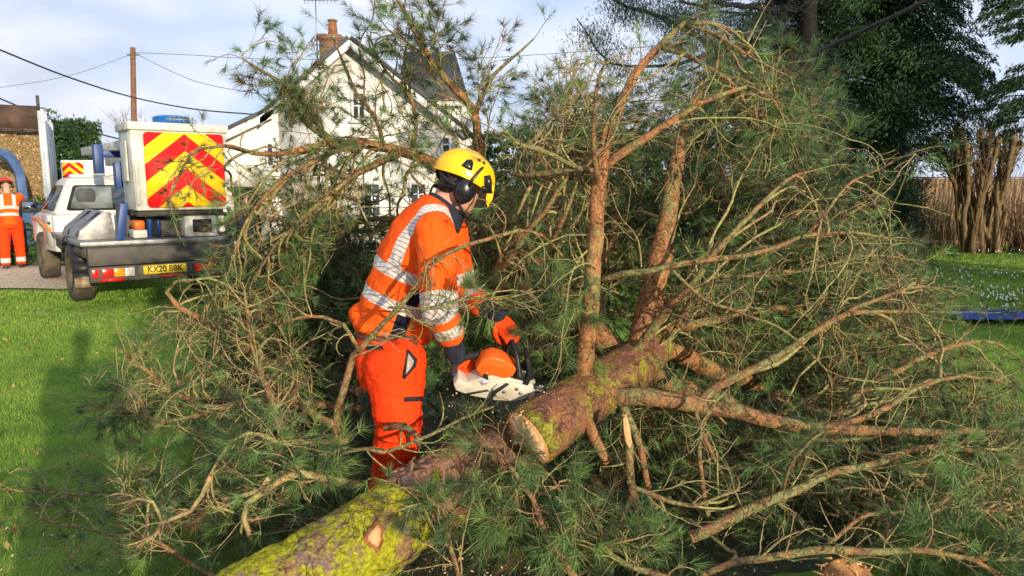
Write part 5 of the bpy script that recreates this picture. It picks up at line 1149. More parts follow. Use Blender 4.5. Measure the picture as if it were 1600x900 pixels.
def shoot(br, p, d, Ln, r, lvl=1, needle=1., curl=.55, nn=46, nl=.062, up=.1, v0=None):
    pts, de = wander(p, d, Ln, curl, up); n = len(pts); rad = np.linspace(r, max(.0014, r*.28), n)*rng.uniform(.78, 1.3, n)*(.78 if needle > .5 else .92)
    br.tw.tube(pts, rad, 4 if r < .006 else 5, cap=False); v = np.clip(random.gauss(.45, .22), 0, 1) if v0 is None else v0
    if pts[-1][2] < .03: needle *= .6
    if lvl > 0:
        k = max(1, int(Ln/.11*random.uniform(.6, 1.2)))
        for _ in range(k):
            i = random.randint(max(1, n//5), n-2); t = nz(pts[i+1]-pts[i]); s = nz(np.cross(t, unit_rand())); a = R(random.uniform(28, 68))
            shoot(br, pts[i], t*math.cos(a)+s*math.sin(a), Ln*random.uniform(.25, .6)*(1.1-.5*i/n), rad[i]*.62, lvl-1, needle, curl, nn, nl, up, v)
    if random.random() < needle:
        L_ = min(.13, Ln*.55)*random.uniform(.7, 1.1); i = n-2; t = nz(pts[-1]-pts[-2]); b = pts[-1]-t*L_*.65
        br.tuft.append([*b, *t, L_, int(nn*random.uniform(.4, 1.3)), nl*random.uniform(.6, 1.25), np.clip(v+random.gauss(0, .12), 0, 1)])
def dress(br, n, Ln=(.2, .5), r=(.003, .006), t0=.2, t1=1., needle=.6, lvl=1, side=None, **kw):
    """shoots straight off the stem"""
    m = len(br.p)
    for _ in range(n):
        i = min(m-2, int((t0+(t1-t0)*random.random())*(m-1))); t = nz(br.p[i+1]-br.p[i]); s = nz(np.cross(t, unit_rand()))
        if side is not None: s = nz(s+np.array(side))
        a = R(random.uniform(35, 75)); shoot(br, br.p[i], t*math.cos(a)+s*math.sin(a), random.uniform(*Ln), min(random.uniform(*r), br.r[i]*.8), lvl, needle, **kw)
def inpoly(x, y, poly):
    c = False; n = len(poly); j = n-1
    for i in range(n):
        if (poly[i][1] > y) != (poly[j][1] > y) and x < (poly[j][0]-poly[i][0])*(y-poly[i][1])/(poly[j][1]-poly[i][1])+poly[i][0]: c = not c
        j = i
    return c
def fill(brs, poly, dr, n, reach=(.15, 1.1), r0=.010, needle=.75, lvl=1, kids=(4, 8), Ls=(.12, .34), curl=.5, zmin=.03, nn=46, nl=.062, droop=.0, first=.35, keep=None, outdir=None, K=.42):
    """secondary branches growing from the given stems out to points inside an outline of the photo, at a depth range"""
    n = int(n*K); xs = [q[0] for q in poly]; ys = [q[1] for q in poly]; src = np.vstack([np.hstack([b.p, np.full((len(b.p), 1), i), np.arange(len(b.p))[:, None]]) for i, b in enumerate(brs)])
    done = 0; tries = 0
    while done < n and tries < n*40:
        tries += 1; x = random.uniform(min(xs), max(xs)); y = random.uniform(min(ys), max(ys))
        if not inpoly(x, y, poly): continue
        T = P(x, y, random.uniform(*dr))
        if T[1] < 3.85 and 975 < x < 1090 and 230 < y < 570 and random.random() < .85: continue
        if T[1] < 3.5 and 735 < x < 850 and 490 < y < 610 and random.random() < .8: continue
        if T[1] < 3.08 and 775 < x < 880 and 610 < y < 750: continue
        if T[2] < zmin: continue
        dist = np.linalg.norm(src[:, :3]-T, axis=1); ok = np.where((dist > reach[0]) & (dist < reach[1]))[0]
        if len(ok) == 0: ok = np.argsort(dist)[:6]
        w = 1/(dist[ok]**2.2+.01); j = ok[rng.choice(len(ok), p=w/w.sum())]; br = brs[int(src[j, 3])]; i = int(src[j, 4]); S = br.p[i]
        D = np.linalg.norm(T-S); t = nz(br.p[min(i+1, len(br.p)-1)]-br.p[max(i-1, 0)])
        c1 = S+(t*.30+nz(T-S)*.2)*D+unit_rand()*.08*D; c2 = T-nz(T-S)*.3*D+unit_rand()*.13*D+[0, 0, .10*D]
        m = max(6, int(D/.05)); u = np.linspace(0, 1, m)[:, None]; pts = S*(1-u)**3+3*c1*u*(1-u)**2+3*c2*u*u*(1-u)+T*u**3
        off = np.array([[mnoise.noise(Vector(q*5.5+k*17)) for k in range(3)] for q in pts])*.05*np.minimum(1, u*4); pts = pts+off
        if pts[:, 2].min() < .01: pts[:, 2] = np.maximum(pts[:, 2], .012+.0*u[:, 0])
        rr = min(r0*(.55+.5*D), br.r[i]*.75)*random.uniform(.7, 1.2); rad = np.linspace(max(rr, .0035), .0022, m)*rng.uniform(.85, 1.2, m); br.tw.tube(pts, rad, 6 if rr > .008 else 5, cap=False)
        v0 = np.clip(random.gauss(.46 if dr[0] < 3.4 else .30, .2), 0, 1)  # deeper fills get darker needles, painting in the shade inside the crown
        for _ in range(random.randint(*kids)):
            i_ = min(m-2, int((first+(1-first)*random.random())*(m-1))); tt = nz(pts[i_+1]-pts[i_]); s = nz(np.cross(tt, unit_rand())); a = R(random.uniform(25, 65))
            shoot(br, pts[i_], tt*math.cos(a)+s*math.sin(a)-np.array([0, 0, droop]), random.uniform(*Ls), rad[i_]*.6, lvl, needle, curl, nn, nl, v0=np.clip(v0+random.gauss(0, .1), 0, 1))
        shoot(br, pts[-1], pts[-1]-pts[-2], random.uniform(*Ls)*.6, .003, 0, max(needle, .3), curl, nn, nl, v0=v0); done += 1

# --- trunk of the crown section
TP, TR = px_path([(826, 684, 2.98, .128), (866, 654, 3.06, .124), (915, 622, 3.20, .118), (960, 590, 3.34, .114), (1000, 562, 3.48, .102), (1030, 540, 3.60, .080)], step=.02)
tbase = np.array([P(920, 620, 3.3)[0], 3.3, 0]); pine = thing('fallen_pine', 'big felled pine crown with reddish trunk and many spreading limbs', 'fallen tree', tbase)
def bark_log(p, r, k=72, amp=.012, seed=0, knots=()):
    V, F = tube(p, r, k); n = len(p); c = np.repeat(p, k, 0); nn = V-c; nn /= np.linalg.norm(nn, axis=1)[:, None]+1e-9
    h = []
    for q, m in zip(V, nn):
        a = Vector((q[0]*9+seed, q[1]*9, q[2]*9)); ce = mnoise.cell(Vector((q[0]*22+seed, q[1]*22, q[2]*22))); h.append(mnoise.noise(a)*.9+abs(mnoise.noise(a*2.6))*1.1+mnoise.noise(a*7)*.35)
    V = V+nn*(np.array(h)*amp)[:, None]
    for kp, kr, kh in knots:
        d = np.linalg.norm(V-kp, axis=1); V = V+nn*(kh*np.exp(-(d/kr)**2))[:, None]
    return V, F
TRN = Branch(None, 'trunk', pts=[list(a)+[b] for a, b in zip(TP, TR)], noise=0, step=.02); TRN.p, TRN.r = TP, TR
V, F = bark_log(TP, TR, 90, .008, 3, [(P(985, 590, 3.3), .12, .02)])
g = Geo(); g.add(V, F[:1]+F[1:]); trunk = g.build('trunk', barkmat('trunk_bark', (.27, .115, .055), (.17, .085, .055), (.32, .31, .04), .50, 20, .9), pine, W=tbase, smooth=True)
g = Geo(); cut_face(g, TP[0], nz(TP[0]-TP[2]), TR[0]*1.0, 40, .16); ce = g.build('cut_end', M['cutwood'], trunk, W=tbase)
# torn bark rim and splinters around the saw cut
g = Geo(); d = nz(TP[0]-TP[2]); e = nz(np.cross(d, [0, 0, 1])); f_ = np.cross(e, d)
for k in range(34):
    a = random.gauss(1.2, 1.6); c = TP[0]+(e*math.cos(a)+f_*math.sin(a))*TR[0]*random.uniform(.86, 1.0); ro = np.array([d, nz(np.cross(e*math.cos(a)+f_*math.sin(a), d)), e*math.cos(a)+f_*math.sin(a)]).T@frame(random.gauss(0, .3), random.gauss(0, .3), 0)
    g.box(c+d*random.uniform(-.03, .012), (random.uniform(.015, .035), random.uniform(.004, .014), random.uniform(.002, .005)), ro)
g.build('splinters', M['cutwood'], trunk, W=tbase)

B = {}
def limb_(key, rows, **kw): B[key] = Branch(rows, **kw); return B[key]
limb_('L1', [(1000, 562, 3.50, .068), (1008, 510, 3.52, .062), (1022, 450, 3.56, .058), (1036, 390, 3.60, .053), (1045, 330, 3.65, .045), (1056, 262, 3.72, .036), (1068, 200, 3.85, .026), (1100, 130, 4.05, .015)], label='thickest limb, reddish, standing straight up from the trunk end', k=20)
limb_('L2', [(910, 612, 3.22, .044), (915, 560, 3.20, .040), (921, 480, 3.20, .037), (928, 400, 3.22, .035), (934, 330, 3.26, .034), (938, 272, 3.32, .031), (952, 205, 3.40, .027), (970, 158, 3.45, .024), (992, 117, 3.5, .020), (1029, 73, 3.58, .016), (1073, 36, 3.65, .010), (1090, 24, 3.7, .006)], label='tall slender limb rising in front of the thickest one and ending in an arched top', k=14)
limb_('L2b', [(940, 268, 3.33, .022), (960, 248, 3.32, .021), (1000, 220, 3.3, .019), (1051, 187, 3.3, .016), (1102, 158, 3.32, .013), (1146, 141, 3.38, .011), (1180, 139, 3.45, .009), (1209, 158, 3.5, .007), (1218, 186, 3.55, .004)])
limb_('L2c', [(934, 285, 3.26, .012), (928, 235, 3.2, .011), (926, 190, 3.2, .010), (934, 140, 3.25, .008), (944, 100, 3.3, .006), (975, 86, 3.35, .003)])
limb_('L2d', [(1029, 75, 3.58, .012), (1060, 84, 3.55, .011), (1084, 92, 3.55, .010), (1121, 114, 3.6, .009), (1150, 139, 3.65, .008), (1170, 170, 3.7, .007), (1215, 205, 3.8, .005), (1245, 235, 3.9, .003)])
limb_('L2e', [(1070, 38, 3.65, .012), (1095, 36, 3.65, .011), (1121, 37, 3.7, .010), (1150, 51, 3.75, .008), (1168, 73, 3.8, .007), (1190, 100, 3.85, .005), (1210, 150, 3.9, .003)])
limb_('L2f', [(1072, 40, 3.65, .009), (1100, 46, 3.6, .008), (1140, 66, 3.6, .007), (1180, 95, 3.65, .005), (1232, 120, 3.7, .003)])
limb_('L2g', [(905, 262, 3.3, .010), (870, 245, 3.25, .011), (840, 233, 3.2, .010), (812, 228, 3.15, .007), (780, 205, 3.1, .004)])
limb_('L2h', [(936, 268, 3.3, .014), (905, 262, 3.3, .012), (870, 268, 3.35, .014), (835, 275, 3.4, .012), (800, 272, 3.5, .006)])
limb_('L3', [(958, 552, 3.50, .062), (925, 512, 3.62, .058), (890, 472, 3.75, .055), (850, 428, 3.88, .052), (803, 368, 4.0, .048), (765, 325, 4.1, .044), (725, 285, 4.2, .042), (681, 259, 4.25, .038), (629, 238, 4.3, .032), (573, 226, 4.3, .027), (517, 224, 4.25, .022), (475, 233, 4.2, .017), (430, 240, 4.15, .013), (385, 236, 4.05, .010), (340, 226, 4.0, .007)], label='long orange-barked limb running behind the helmet to the upper left', k=16)
limb_('L3a', [(748, 305, 4.15, .026), (752, 265, 4.1, .025), (746, 215, 4.05, .023), (741, 178, 4.0, .021), (713, 143, 3.95, .018), (680, 105, 3.9, .015), (652, 55, 3.9, .012), (628, 15, 3.9, .009), (610, -20, 3.9, .006)])
limb_('L3b', [(742, 180, 4.0, .014), (757, 140, 4.0, .012), (770, 116, 4.0, .010), (800, 92, 4.0, .008), (832, 62, 4.0, .004)])
limb_('L3c', [(517, 224, 4.25, .016), (480, 195, 4.2, .015), (461, 168, 4.15, .013), (436, 128, 4.1, .011), (405, 108, 4.05, .008), (378, 92, 4.0, .004)])
limb_('L3d', [(573, 226, 4.3, .016), (520, 238, 4.2, .016), (470, 262, 4.1, .014), (420, 300, 4.0, .012), (388, 345, 3.95, .009), (365, 400, 3.9, .006)])
limb_('L3e', [(629, 238, 4.3, .018), (580, 262, 4.3, .018), (540, 285, 4.2, .016), (490, 325, 4.1, .013), (440, 370, 4.0, .008), (400, 430, 3.95, .005)])
limb_('L3f', [(600, 232, 4.3, .014), (590, 190, 4.3, .012), (560, 150, 4.2, .010), (535, 100, 4.2, .008), (520, 60, 4.2, .004)])
limb_('L3g', [(640, 242, 4.3, .014), (650, 200, 4.25, .012), (640, 150, 4.2, .010), (600, 110, 4.15, .008), (580, 60, 4.1, .005)])
limb_('L3h', [(400, 238, 4.1, .009), (352, 228, 3.9, .008), (300, 242, 3.75, .007), (278, 280, 3.7, .006), (264, 318, 3.7, .003)])
limb_('L3i', [(780, 340, 4.1, .02), (720, 360, 4.2, .019), (640, 345, 4.3, .017), (560, 345, 4.4, .013), (480, 372, 4.4, .009), (420, 400, 4.3, .005)])
limb_('L4', [(955, 545, 3.6, .03), (938, 500, 3.8, .03), (930, 440, 4.0, .028), (960, 360, 4.3, .024), (930, 280, 4.5, .018), (900, 200, 4.6, .012), (880, 150, 4.6, .006)])
limb_('L5', [(1000, 548, 3.65, .04), (1050, 470, 4.1, .036), (1100, 380, 4.5, .03), (1150, 300, 4.7, .024), (1190, 220, 4.8, .016), (1230, 160, 4.8, .008)])
limb_('L6', [(1010, 548, 3.65, .035), (1090, 470, 4.2, .03), (1190, 410, 4.7, .025), (1280, 360, 5.0, .016), (1350, 320, 5.1, .008)])
limb_('R1', [(940, 618, 3.22, .040), (1000, 622, 3.14, .038), (1045, 625, 3.12, .036), (1090, 631, 3.12, .035), (1155, 645, 3.12, .033), (1222, 662, 3.15, .030), (1289, 670, 3.2, .028), (1360, 673, 3.25, .024), (1440, 676, 3.35, .019), (1540, 674, 3.5, .013), (1640, 670, 3.6, .008)], label='long low limb with peeling bark reaching right across the brush', k=16)
limb_('R2', [(1000, 580, 3.45, .045), (1049, 600, 3.6, .042), (1111, 613, 3.75, .038), (1190, 650, 4.0, .03), (1280, 655, 4.3, .022), (1400, 640, 4.6, .012)])
limb_('R3', [(1012, 535, 3.6, .056), (1067, 556, 3.85, .052), (1111, 578, 4.0, .048), (1182, 603, 4.3, .042), (1260, 640, 4.6, .034), (1340, 650, 5.0, .02), (1440, 640, 5.3, .01)], label='stout dark limb going back and down to the right', k=16)
limb_('R4', [(1020, 525, 3.6, .026), (1060, 512, 3.7, .025), (1111, 500, 3.85, .023), (1200, 484, 4.1, .018), (1253, 478, 4.3, .013), (1320, 450, 4.5, .008), (1400, 440, 4.7, .004)])
limb_('R5', [(1090, 628, 3.14, .022), (1120, 606, 3.18, .021), (1147, 589, 3.2, .020), (1190, 572, 3.22, .019), (1222, 553, 3.25, .018), (1267, 523, 3.28, .016), (1317, 493, 3.35, .013), (1367, 488, 3.4, .010), (1433, 487, 3.5, .006), (1500, 490, 3.55, .003)])
limb_('R5b', [(1310, 497, 3.34, .011), (1345, 478, 3.4, .010), (1400, 458, 3.5, .008), (1433, 447, 3.55, .006), (1483, 452, 3.6, .003)])
limb_('R6', [(932, 440, 3.24, .016), (955, 432, 3.2, .015), (978, 427, 3.15, .0145), (1049, 416, 3.1, .0135), (1120, 404, 3.1, .0125), (1169, 398, 3.15, .0115), (1227, 381, 3.2, .010), (1267, 369, 3.25, .009), (1337, 364, 3.35, .007), (1389, 371, 3.4, .004)])
limb_('R7', [(985, 560, 3.4, .026), (1010, 525, 3.35, .022), (1044, 487, 3.3, .019), (1075, 450, 3.28, .017), (1107, 407, 3.25, .015), (1147, 362, 3.25, .013), (1182, 327, 3.3, .011), (1213, 296, 3.35, .009), (1245, 275, 3.4, .006), (1285, 262, 3.45, .003)])
limb_('R7b', [(1258, 372, 3.25, .009), (1280, 345, 3.25, .008), (1310, 308, 3.3, .007), (1337, 281, 3.3, .006), (1370, 266, 3.35, .004), (1412, 244, 3.4, .002)])
limb_('R8', [(1297, 655, 3.6, .020), (1327, 627, 3.6, .019), (1373, 595, 3.6, .018), (1417, 570, 3.6, .016), (1460, 550, 3.62, .014), (1500, 536, 3.65, .012), (1533, 532, 3.7, .010), (1567, 541, 3.75, .007), (1595, 562, 3.8, .004)])
limb_('R9', [(1050, 420, 3.1, .008), (1100, 470, 3.05, .008), (1160, 490, 3.0, .006), (1230, 520, 3.0, .005), (1290, 580, 3.0, .004), (1298, 640, 3.0, .003)])
limb_('R10', [(985, 560, 3.45, .016), (1040, 540, 3.5, .014), (1100, 440, 3.6, .012), (1180, 430, 3.7, .010), (1260, 420, 3.8, .008), (1360, 400, 3.9, .005), (1440, 410, 4.0, .003)])
limb_('R11', [(1200, 660, 3.6, .018), (1300, 600, 4.2, .016), (1380, 520, 4.6, .012), (1440, 440, 4.9, .008)])
limb_('R12', [(1300, 668, 3.25, .016), (1380, 640, 3.3, .014), (1450, 600, 3.4, .012), (1520, 590, 3.6, .008), (1600, 610, 3.8, .004)])
limb_('D1', [(915, 655, 3.06, .027), (932, 690, 3.02, .025), (950, 724, 2.98, .023)], label='short sawn stub pointing down from the trunk')
limb_('D2', [(965, 620, 3.2, .02), (990, 665, 3.15, .018), (1008, 730, 3.1, .015), (1016, 800, 3.15, .012)])
limb_('D3', [(1085, 634, 3.1, .011), (1105, 690, 3.05, .010), (1130, 742, 3.05, .008)])
limb_('U1', [(770, 430, 3.7, .015), (800, 400, 3.5, .013), (850, 330, 3.4, .011), (890, 275, 3.4, .009), (905, 262, 3.4, .006)])
limb_('U2', [(870, 460, 3.7, .012), (862, 400, 3.5, .011), (880, 340, 3.4, .010), (905, 280, 3.35, .007), (925, 250, 3.3, .005)])
tree = list(B.values())
# big limbs: a few bare side shoots everywhere
for k, b in B.items():
    Ln = np.linalg.norm(np.diff(b.p, axis=0), axis=1).sum()
    if k in ('D1',): continue
    dress(b, int(Ln*3.6), (.10, .38), (.003, .0065), .12, 1, .22, 1, curl=.8)
    shoot(b, b.p[-1], b.p[-1]-b.p[-2], .18, .003, 1, .9)
G_ = lambda *ks: [B[k] for k in ks]
HI = 52
# right crown, needles at top right
fill(G_('L2b', 'L2d', 'L2e', 'L2f', 'L5', 'R7', 'R7b'), [(1080, 60), (1160, 50), (1240, 90), (1290, 200), (1300, 330), (1230, 400), (1120, 380), (1060, 250)], (3.5, 4.8), 150, needle=1, nn=80, nl=.07, droop=.25, lvl=1)
fill(G_('L5', 'L6', 'L1'), [(1060, 110), (1150, 100), (1240, 140), (1300, 260), (1320, 380), (1200, 440), (1060, 420), (1040, 240)], (4.2, 5.4), 190, needle=1, lvl=1, nn=75, nl=.07)
fill(G_('L4', 'L3', 'L1', 'U1', 'U2'), [(860, 130), (930, 150), (1030, 120), (1060, 200), (1060, 420), (980, 520), (840, 440), (790, 320), (800, 250), (850, 200)], (4.0, 5.3), 230, needle=.95, nn=50)
fill(G_('L2c', 'L2g', 'L2h', 'U1', 'U2', 'L4'), [(850, 110), (960, 90), (975, 200), (900, 330), (800, 330), (770, 240), (830, 200)], (3.2, 4.4), 95, needle=.30, curl=.7, K=.4)
fill(G_('L2b', 'L2d', 'R7', 'R6', 'L1', 'L5'), [(950, 150), (1200, 120), (1230, 300), (1100, 400), (960, 420)], (3.15, 3.9), 75, needle=.25, curl=.75, kids=(2, 6), K=.20)
fill(G_('R6', 'R7', 'R7b', 'R10', 'R4', 'R9'), [(1050, 260), (1300, 230), (1420, 260), (1400, 400), (1230, 560), (1050, 560)], (3.0, 3.9), 110, needle=.13, curl=.8, kids=(2, 6), K=.22)
fill(G_('R3', 'R2', 'L4', 'L1', 'R4'), [(850, 420), (1100, 420), (1200, 600), (1150, 640), (1000, 560), (880, 590)], (3.9, 4.9), 150, needle=1, nn=52, r0=.007)
fill(G_('R1', 'D2', 'R2'), [(900, 640), (1000, 640), (1100, 660), (1100, 800), (900, 800)], (3.4, 4.2), 60, needle=1, nn=52, r0=.007)
fill(G_('L3', 'L4', 'L3i'), [(670, 470), (860, 430), (900, 600), (860, 660), (700, 660), (660, 560)], (4.1, 5.0), 190, needle=1, nn=60, nl=.07, r0=.007, reach=(.2, 1.6))
# dark right middle
fill(G_('L6', 'R10', 'R4', 'R3', 'R11'), [(1100, 380), (1250, 330), (1360, 330), (1410, 400), (1430, 470), (1430, 640), (1150, 640), (1050, 480)], (4.3, 5.6), 300, needle=.95, nn=48, kids=(4, 8))
fill(G_('R11', 'R5', 'R5b', 'R8', 'R12', 'R3'), [(1250, 440), (1380, 400), (1440, 440), (1450, 540), (1560, 590), (1600, 680), (1300, 660)], (3.5, 4.6), 150, needle=.5, curl=.65)
fill(G_('R11', 'R5b', 'L6'), [(1330, 380), (1400, 385), (1440, 410), (1460, 450), (1440, 500), (1380, 500)], (4.0, 5.2), 40, needle=.45, curl=.6, r0=.007)
fill(G_('R1', 'R2', 'R3', 'R12'), [(960, 640), (1300, 660), (1610, 660), (1620, 760), (1300, 790), (970, 760)], (3.4, 4.6), 110, needle=1, nn=55)
# behind and right of the worker
fill(G_('L3', 'L3i', 'U1'), [(720, 360), (780, 340), (900, 440), (960, 540), (900, 610), (840, 600), (760, 490)], (3.6, 4.6), 120, needle=.95, nn=50, r0=.008)
fill(G_('L3', 'L2', 'L4'), [(760, 410), (900, 440), (930, 540), (900, 600), (860, 600), (845, 560), (830, 510), (790, 480)], (3.05, 3.5), 34, needle=1, nn=60, nl=.085, r0=.007, Ls=(.08, .2), K=.38)
# upper left crown, sky and house show through
UL = G_('L3', 'L3a', 'L3b', 'L3c', 'L3d', 'L3e', 'L3f', 'L3g', 'L3h', 'L3i')
fill(G_('L3c', 'L3f'), [(375, 70), (440, 40), (540, 60), (545, 130), (470, 190), (390, 150)], (3.9, 4.3), 30, needle=.95, nn=60, nl=.07, r0=.007, Ls=(.1, .22), K=.30)
fill(G_('L3c', 'L3f', 'L3g', 'L3'), [(420, 140), (640, 120), (700, 200), (660, 250), (430, 250)], (4.0, 4.7), 62, needle=.85, nn=55, K=.28)
fill(G_('L3a', 'L3g', 'L3f'), [(575, -20), (700, -30), (720, 60), (650, 150), (590, 90)], (3.7, 4.2), 40, needle=.9, nn=60, nl=.07, Ls=(.1, .24), K=.30)
fill(G_('L3b', 'L3a'), [(760, 30), (850, 50), (835, 110), (770, 150), (745, 110)], (3.85, 4.1), 20, needle=.7, nn=50, Ls=(.1, .22), r0=.007, K=.30)
fill(G_('L3a', 'L3g', 'L3'), [(610, 80), (740, 110), (750, 240), (640, 250)], (3.9, 4.5), 50, needle=.6, nn=50, K=.18)
fill(G_('L3', 'L3d', 'L3e', 'L3i'), [(400, 230), (640, 240), (680, 300), (640, 400), (400, 440), (360, 330)], (4.0, 4.9), 135, needle=.8, nn=52, K=.32)
fill(G_('L3h', 'L3d'), [(255, 200), (330, 205), (400, 235), (380, 320), (300, 350), (250, 330)], (3.65, 3.9), 16, needle=.8, nn=50, nl=.06, r0=.005, Ls=(.07, .16), kids=(3, 5), K=.30)
fill(G_('L3e', 'L3i', 'L3d'), [(350, 400), (400, 330), (590, 330), (600, 480), (540, 560), (390, 560)], (4.3, 5.3), 190, needle=.95, nn=50, reach=(.2, 1.5), K=.30)
V_ = [b for b in tree]
for k_ in ('L1', 'L3', 'L3a', 'L2', 'L2b', 'D1', 'L4', 'R3'): B[k_].bark = M['bark_orange']
for b in tree: b.finish(pine, tbase)

# --- lopped branches lying round the trunk, each a thing of its own
def cut_branch(rows, label, fills=(), dressing=14, needle=.5, bark=None, cut=True, **kw):
    b = Branch(rows, name='stem', bark=bark, cut=cut, **kw); return_ = (b, label, fills, dressing, needle); CB.append(return_); return b
CB = []
# left heap
LB = []
def lb(rows, label, **kw): b = cut_branch(rows, label, **kw); LB.append(b); return b
lb([(560, 612, 4.0, .030), (500, 600, 4.1, .026), (440, 575, 4.15, .024), (389, 550, 4.15, .021), (333, 511, 4.15, .018), (278, 478, 4.1, .015), (262, 456, 4.1, .012), (275, 440, 4.1, .009), (305, 438, 4.1, .005)], 'cut pine branch arching up at its left tip below the pickup', dressing=9, needle=.12)
lb([(560, 640, 3.9, .028), (472, 628, 3.9, .023), (400, 622, 3.85, .019), (333, 628, 3.8, .016), (278, 617, 3.75, .012), (225, 575, 3.75, .009), (183, 541, 3.8, .004)], 'cut pine branch fanning out flat over the lawn, with bare orange twigs', dressing=50, needle=.2)
lb([(600, 600, 4.5, .03), (520, 560, 4.7, .025), (440, 510, 4.8, .02), (400, 470, 4.8, .013), (375, 440, 4.8, .007)], 'leafy pine branch right behind the bumper end of the pickup, green at its tip', dressing=20, needle=.8)
lb([(640, 640, 3.9, .032), (560, 560, 4.3, .026), (480, 480, 4.6, .02), (430, 420, 4.7, .012), (400, 380, 4.7, .006)], 'dense dark green pine branch left of the orange trousers, reaching up to the cottage step', dressing=24, needle=.85)
lb([(520, 660, 3.6, .022), (430, 625, 3.5, .018), (340, 640, 3.45, .014), (260, 660, 3.45, .010), (200, 640, 3.5, .006), (135, 630, 3.5, .003)], 'thin pine branch with its tip reaching farthest left across the grass', dressing=40, needle=.25)
lb([(470, 700, 3.3, .020), (430, 640, 3.3, .016), (400, 560, 3.35, .012), (385, 480, 3.4, .008), (378, 440, 3.4, .004)], 'upright yellowish branch sticking out of the left heap', dressing=34, needle=.2)
fill(LB[:2]+LB[4:], [(190, 550), (300, 500), (420, 490), (560, 500), (560, 700), (300, 700), (200, 640)], (3.5, 4.3), 96, needle=.3, curl=.8, kids=(3, 7), reach=(.1, .8))
fill(LB[:2], [(275, 485), (310, 475), (380, 455), (470, 480), (400, 540), (290, 500)], (4.0, 4.4), 40, needle=.15, curl=.75, reach=(.1, .7))
fill(LB[2:4], [(360, 425), (430, 400), (560, 390), (570, 620), (420, 640), (340, 560)], (4.1, 5.2), 210, needle=1, nn=70, nl=.07, kids=(4, 8), K=.75)
fill(LB[1:2]+LB[4:5], [(130, 600), (210, 590), (230, 680), (140, 690)], (3.5, 3.8), 12, needle=.95, nn=60)
fill(LB, [(230, 570), (530, 540), (530, 720), (340, 740), (260, 700)], (3.9, 4.6), 64, needle=.75, nn=50, reach=(.1, .9))
# left foreground spray
FL = []
def fl(rows, label, **kw): kw.setdefault('bark', M['twig']); b = cut_branch(rows, label, **kw); FL.append(b); return b
fl([(560, 760, 2.95, .020), (500, 745, 2.9, .018), (469, 739, 2.85, .016), (424, 761, 2.8, .014), (390, 787, 2.75, .013), (381, 812, 2.72, .011), (392, 845, 2.7, .010)], 'lichen-yellow pine branch hooking down beside the near log', dressing=16, needle=.7)
fl([(540, 690, 3.05, .014), (500, 692, 3.0, .012), (469, 690, 2.95, .011), (435, 690, 2.92, .010), (409, 677, 2.9, .009), (386, 675, 2.9, .008), (360, 690, 2.88, .007), (345, 716, 2.85, .006), (322, 752, 2.85, .004)], 'pine spray with long green needles left of the orange trouser leg', dressing=16, needle=.85)
fl([(420, 750, 2.8, .010), (409, 765, 2.8, .010), (375, 776, 2.75, .009), (345, 780, 2.72, .006)], 'short forked twig with yellow lichen in the left foreground', dressing=4, needle=.4)
fl([(330, 745, 2.85, .009), (300, 797, 2.8, .009), (256, 817, 2.78, .0085), (239, 839, 2.75, .008), (218, 852, 2.75, .006), (194, 857, 2.75, .004)], 'forked lichen-covered twig nearest the lower left lawn', dressing=8, needle=.55)
fl([(256, 817, 2.78, .008), (248, 800, 2.78, .007), (239, 783, 2.78, .006), (215, 778, 2.78, .005), (190, 792, 2.78, .004)], 'curled yellow twig tip over the lower left lawn', dressing=6, needle=.5, cut=False)
fill(FL[:2], [(300, 720), (420, 680), (540, 700), (590, 770), (560, 830), (420, 850), (320, 800)], (2.88, 3.15), 44, needle=1., nn=52, nl=.095, r0=.007, Ls=(.08, .2), lvl=1, kids=(3, 5), reach=(.05, .5), K=.7)
fill(FL, [(230, 790), (330, 760), (560, 840), (480, 880), (300, 880)], (2.8, 3.1), 12, needle=.7, nn=64, nl=.085, r0=.006, Ls=(.07, .18), reach=(.05, .6), K=.7)
dk = cut_branch([(420, 890, 2.75, .012), (320, 800, 3.1, .012), (200, 780, 3.3, .010), (80, 770, 3.4, .007), (-40, 765, 3.5, .004)], 'dark brushwood twig lying in the photographer\'s shadow at the lower left', dressing=30, needle=.5)
dk2 = cut_branch([(330, 900, 2.8, .010), (250, 850, 2.85, .009), (150, 830, 2.9, .007), (60, 810, 2.95, .004)], 'thin branch on shaded grass at the bottom left corner', dressing=24, needle=.6)
fill([dk, dk2], [(-20, 770), (200, 700), (330, 740), (330, 900), (0, 900)], (2.75, 3.5), 16, needle=.6, nn=50, nl=.07, zmin=.02, reach=(.05, .8), Ls=(.1, .25), K=.7)
# right foreground
FR = []
def fr(rows, label, **kw): b = cut_branch(rows, label, **kw); FR.append(b); return b
fr([(1084, 838, 2.80, .025), (1119, 822, 2.82, .023), (1162, 801, 2.86, .022), (1224, 774, 2.9, .020), (1294, 744, 2.98, .018), (1381, 718, 3.08, .015), (1447, 698, 3.15, .012), (1512, 703, 3.2, .009), (1610, 738, 3.25, .005)], 'stout cut branch with pale sawn end, sloping up to the right', dressing=18, needle=.4, k=14)
fr([(1100, 896, 2.7, .013), (1162, 878, 2.68, .015), (1228, 866, 2.66, .016), (1294, 860, 2.66, .016), (1360, 861, 2.68, .015), (1425, 861, 2.7, .014), (1521, 871, 2.74, .010), (1620, 880, 2.78, .006)], 'lichen-green branch lying nearly level along the bottom right edge', dressing=22, needle=.3)
fr([(976, 652, 2.90, .012), (983, 700, 2.88, .017), (987, 753, 2.87, .018), (994, 819, 2.87, .018), (998, 890, 2.87, .019)], 'upright snapped branch with a pale splintered top under the trunk', dressing=9, needle=.1, k=12)
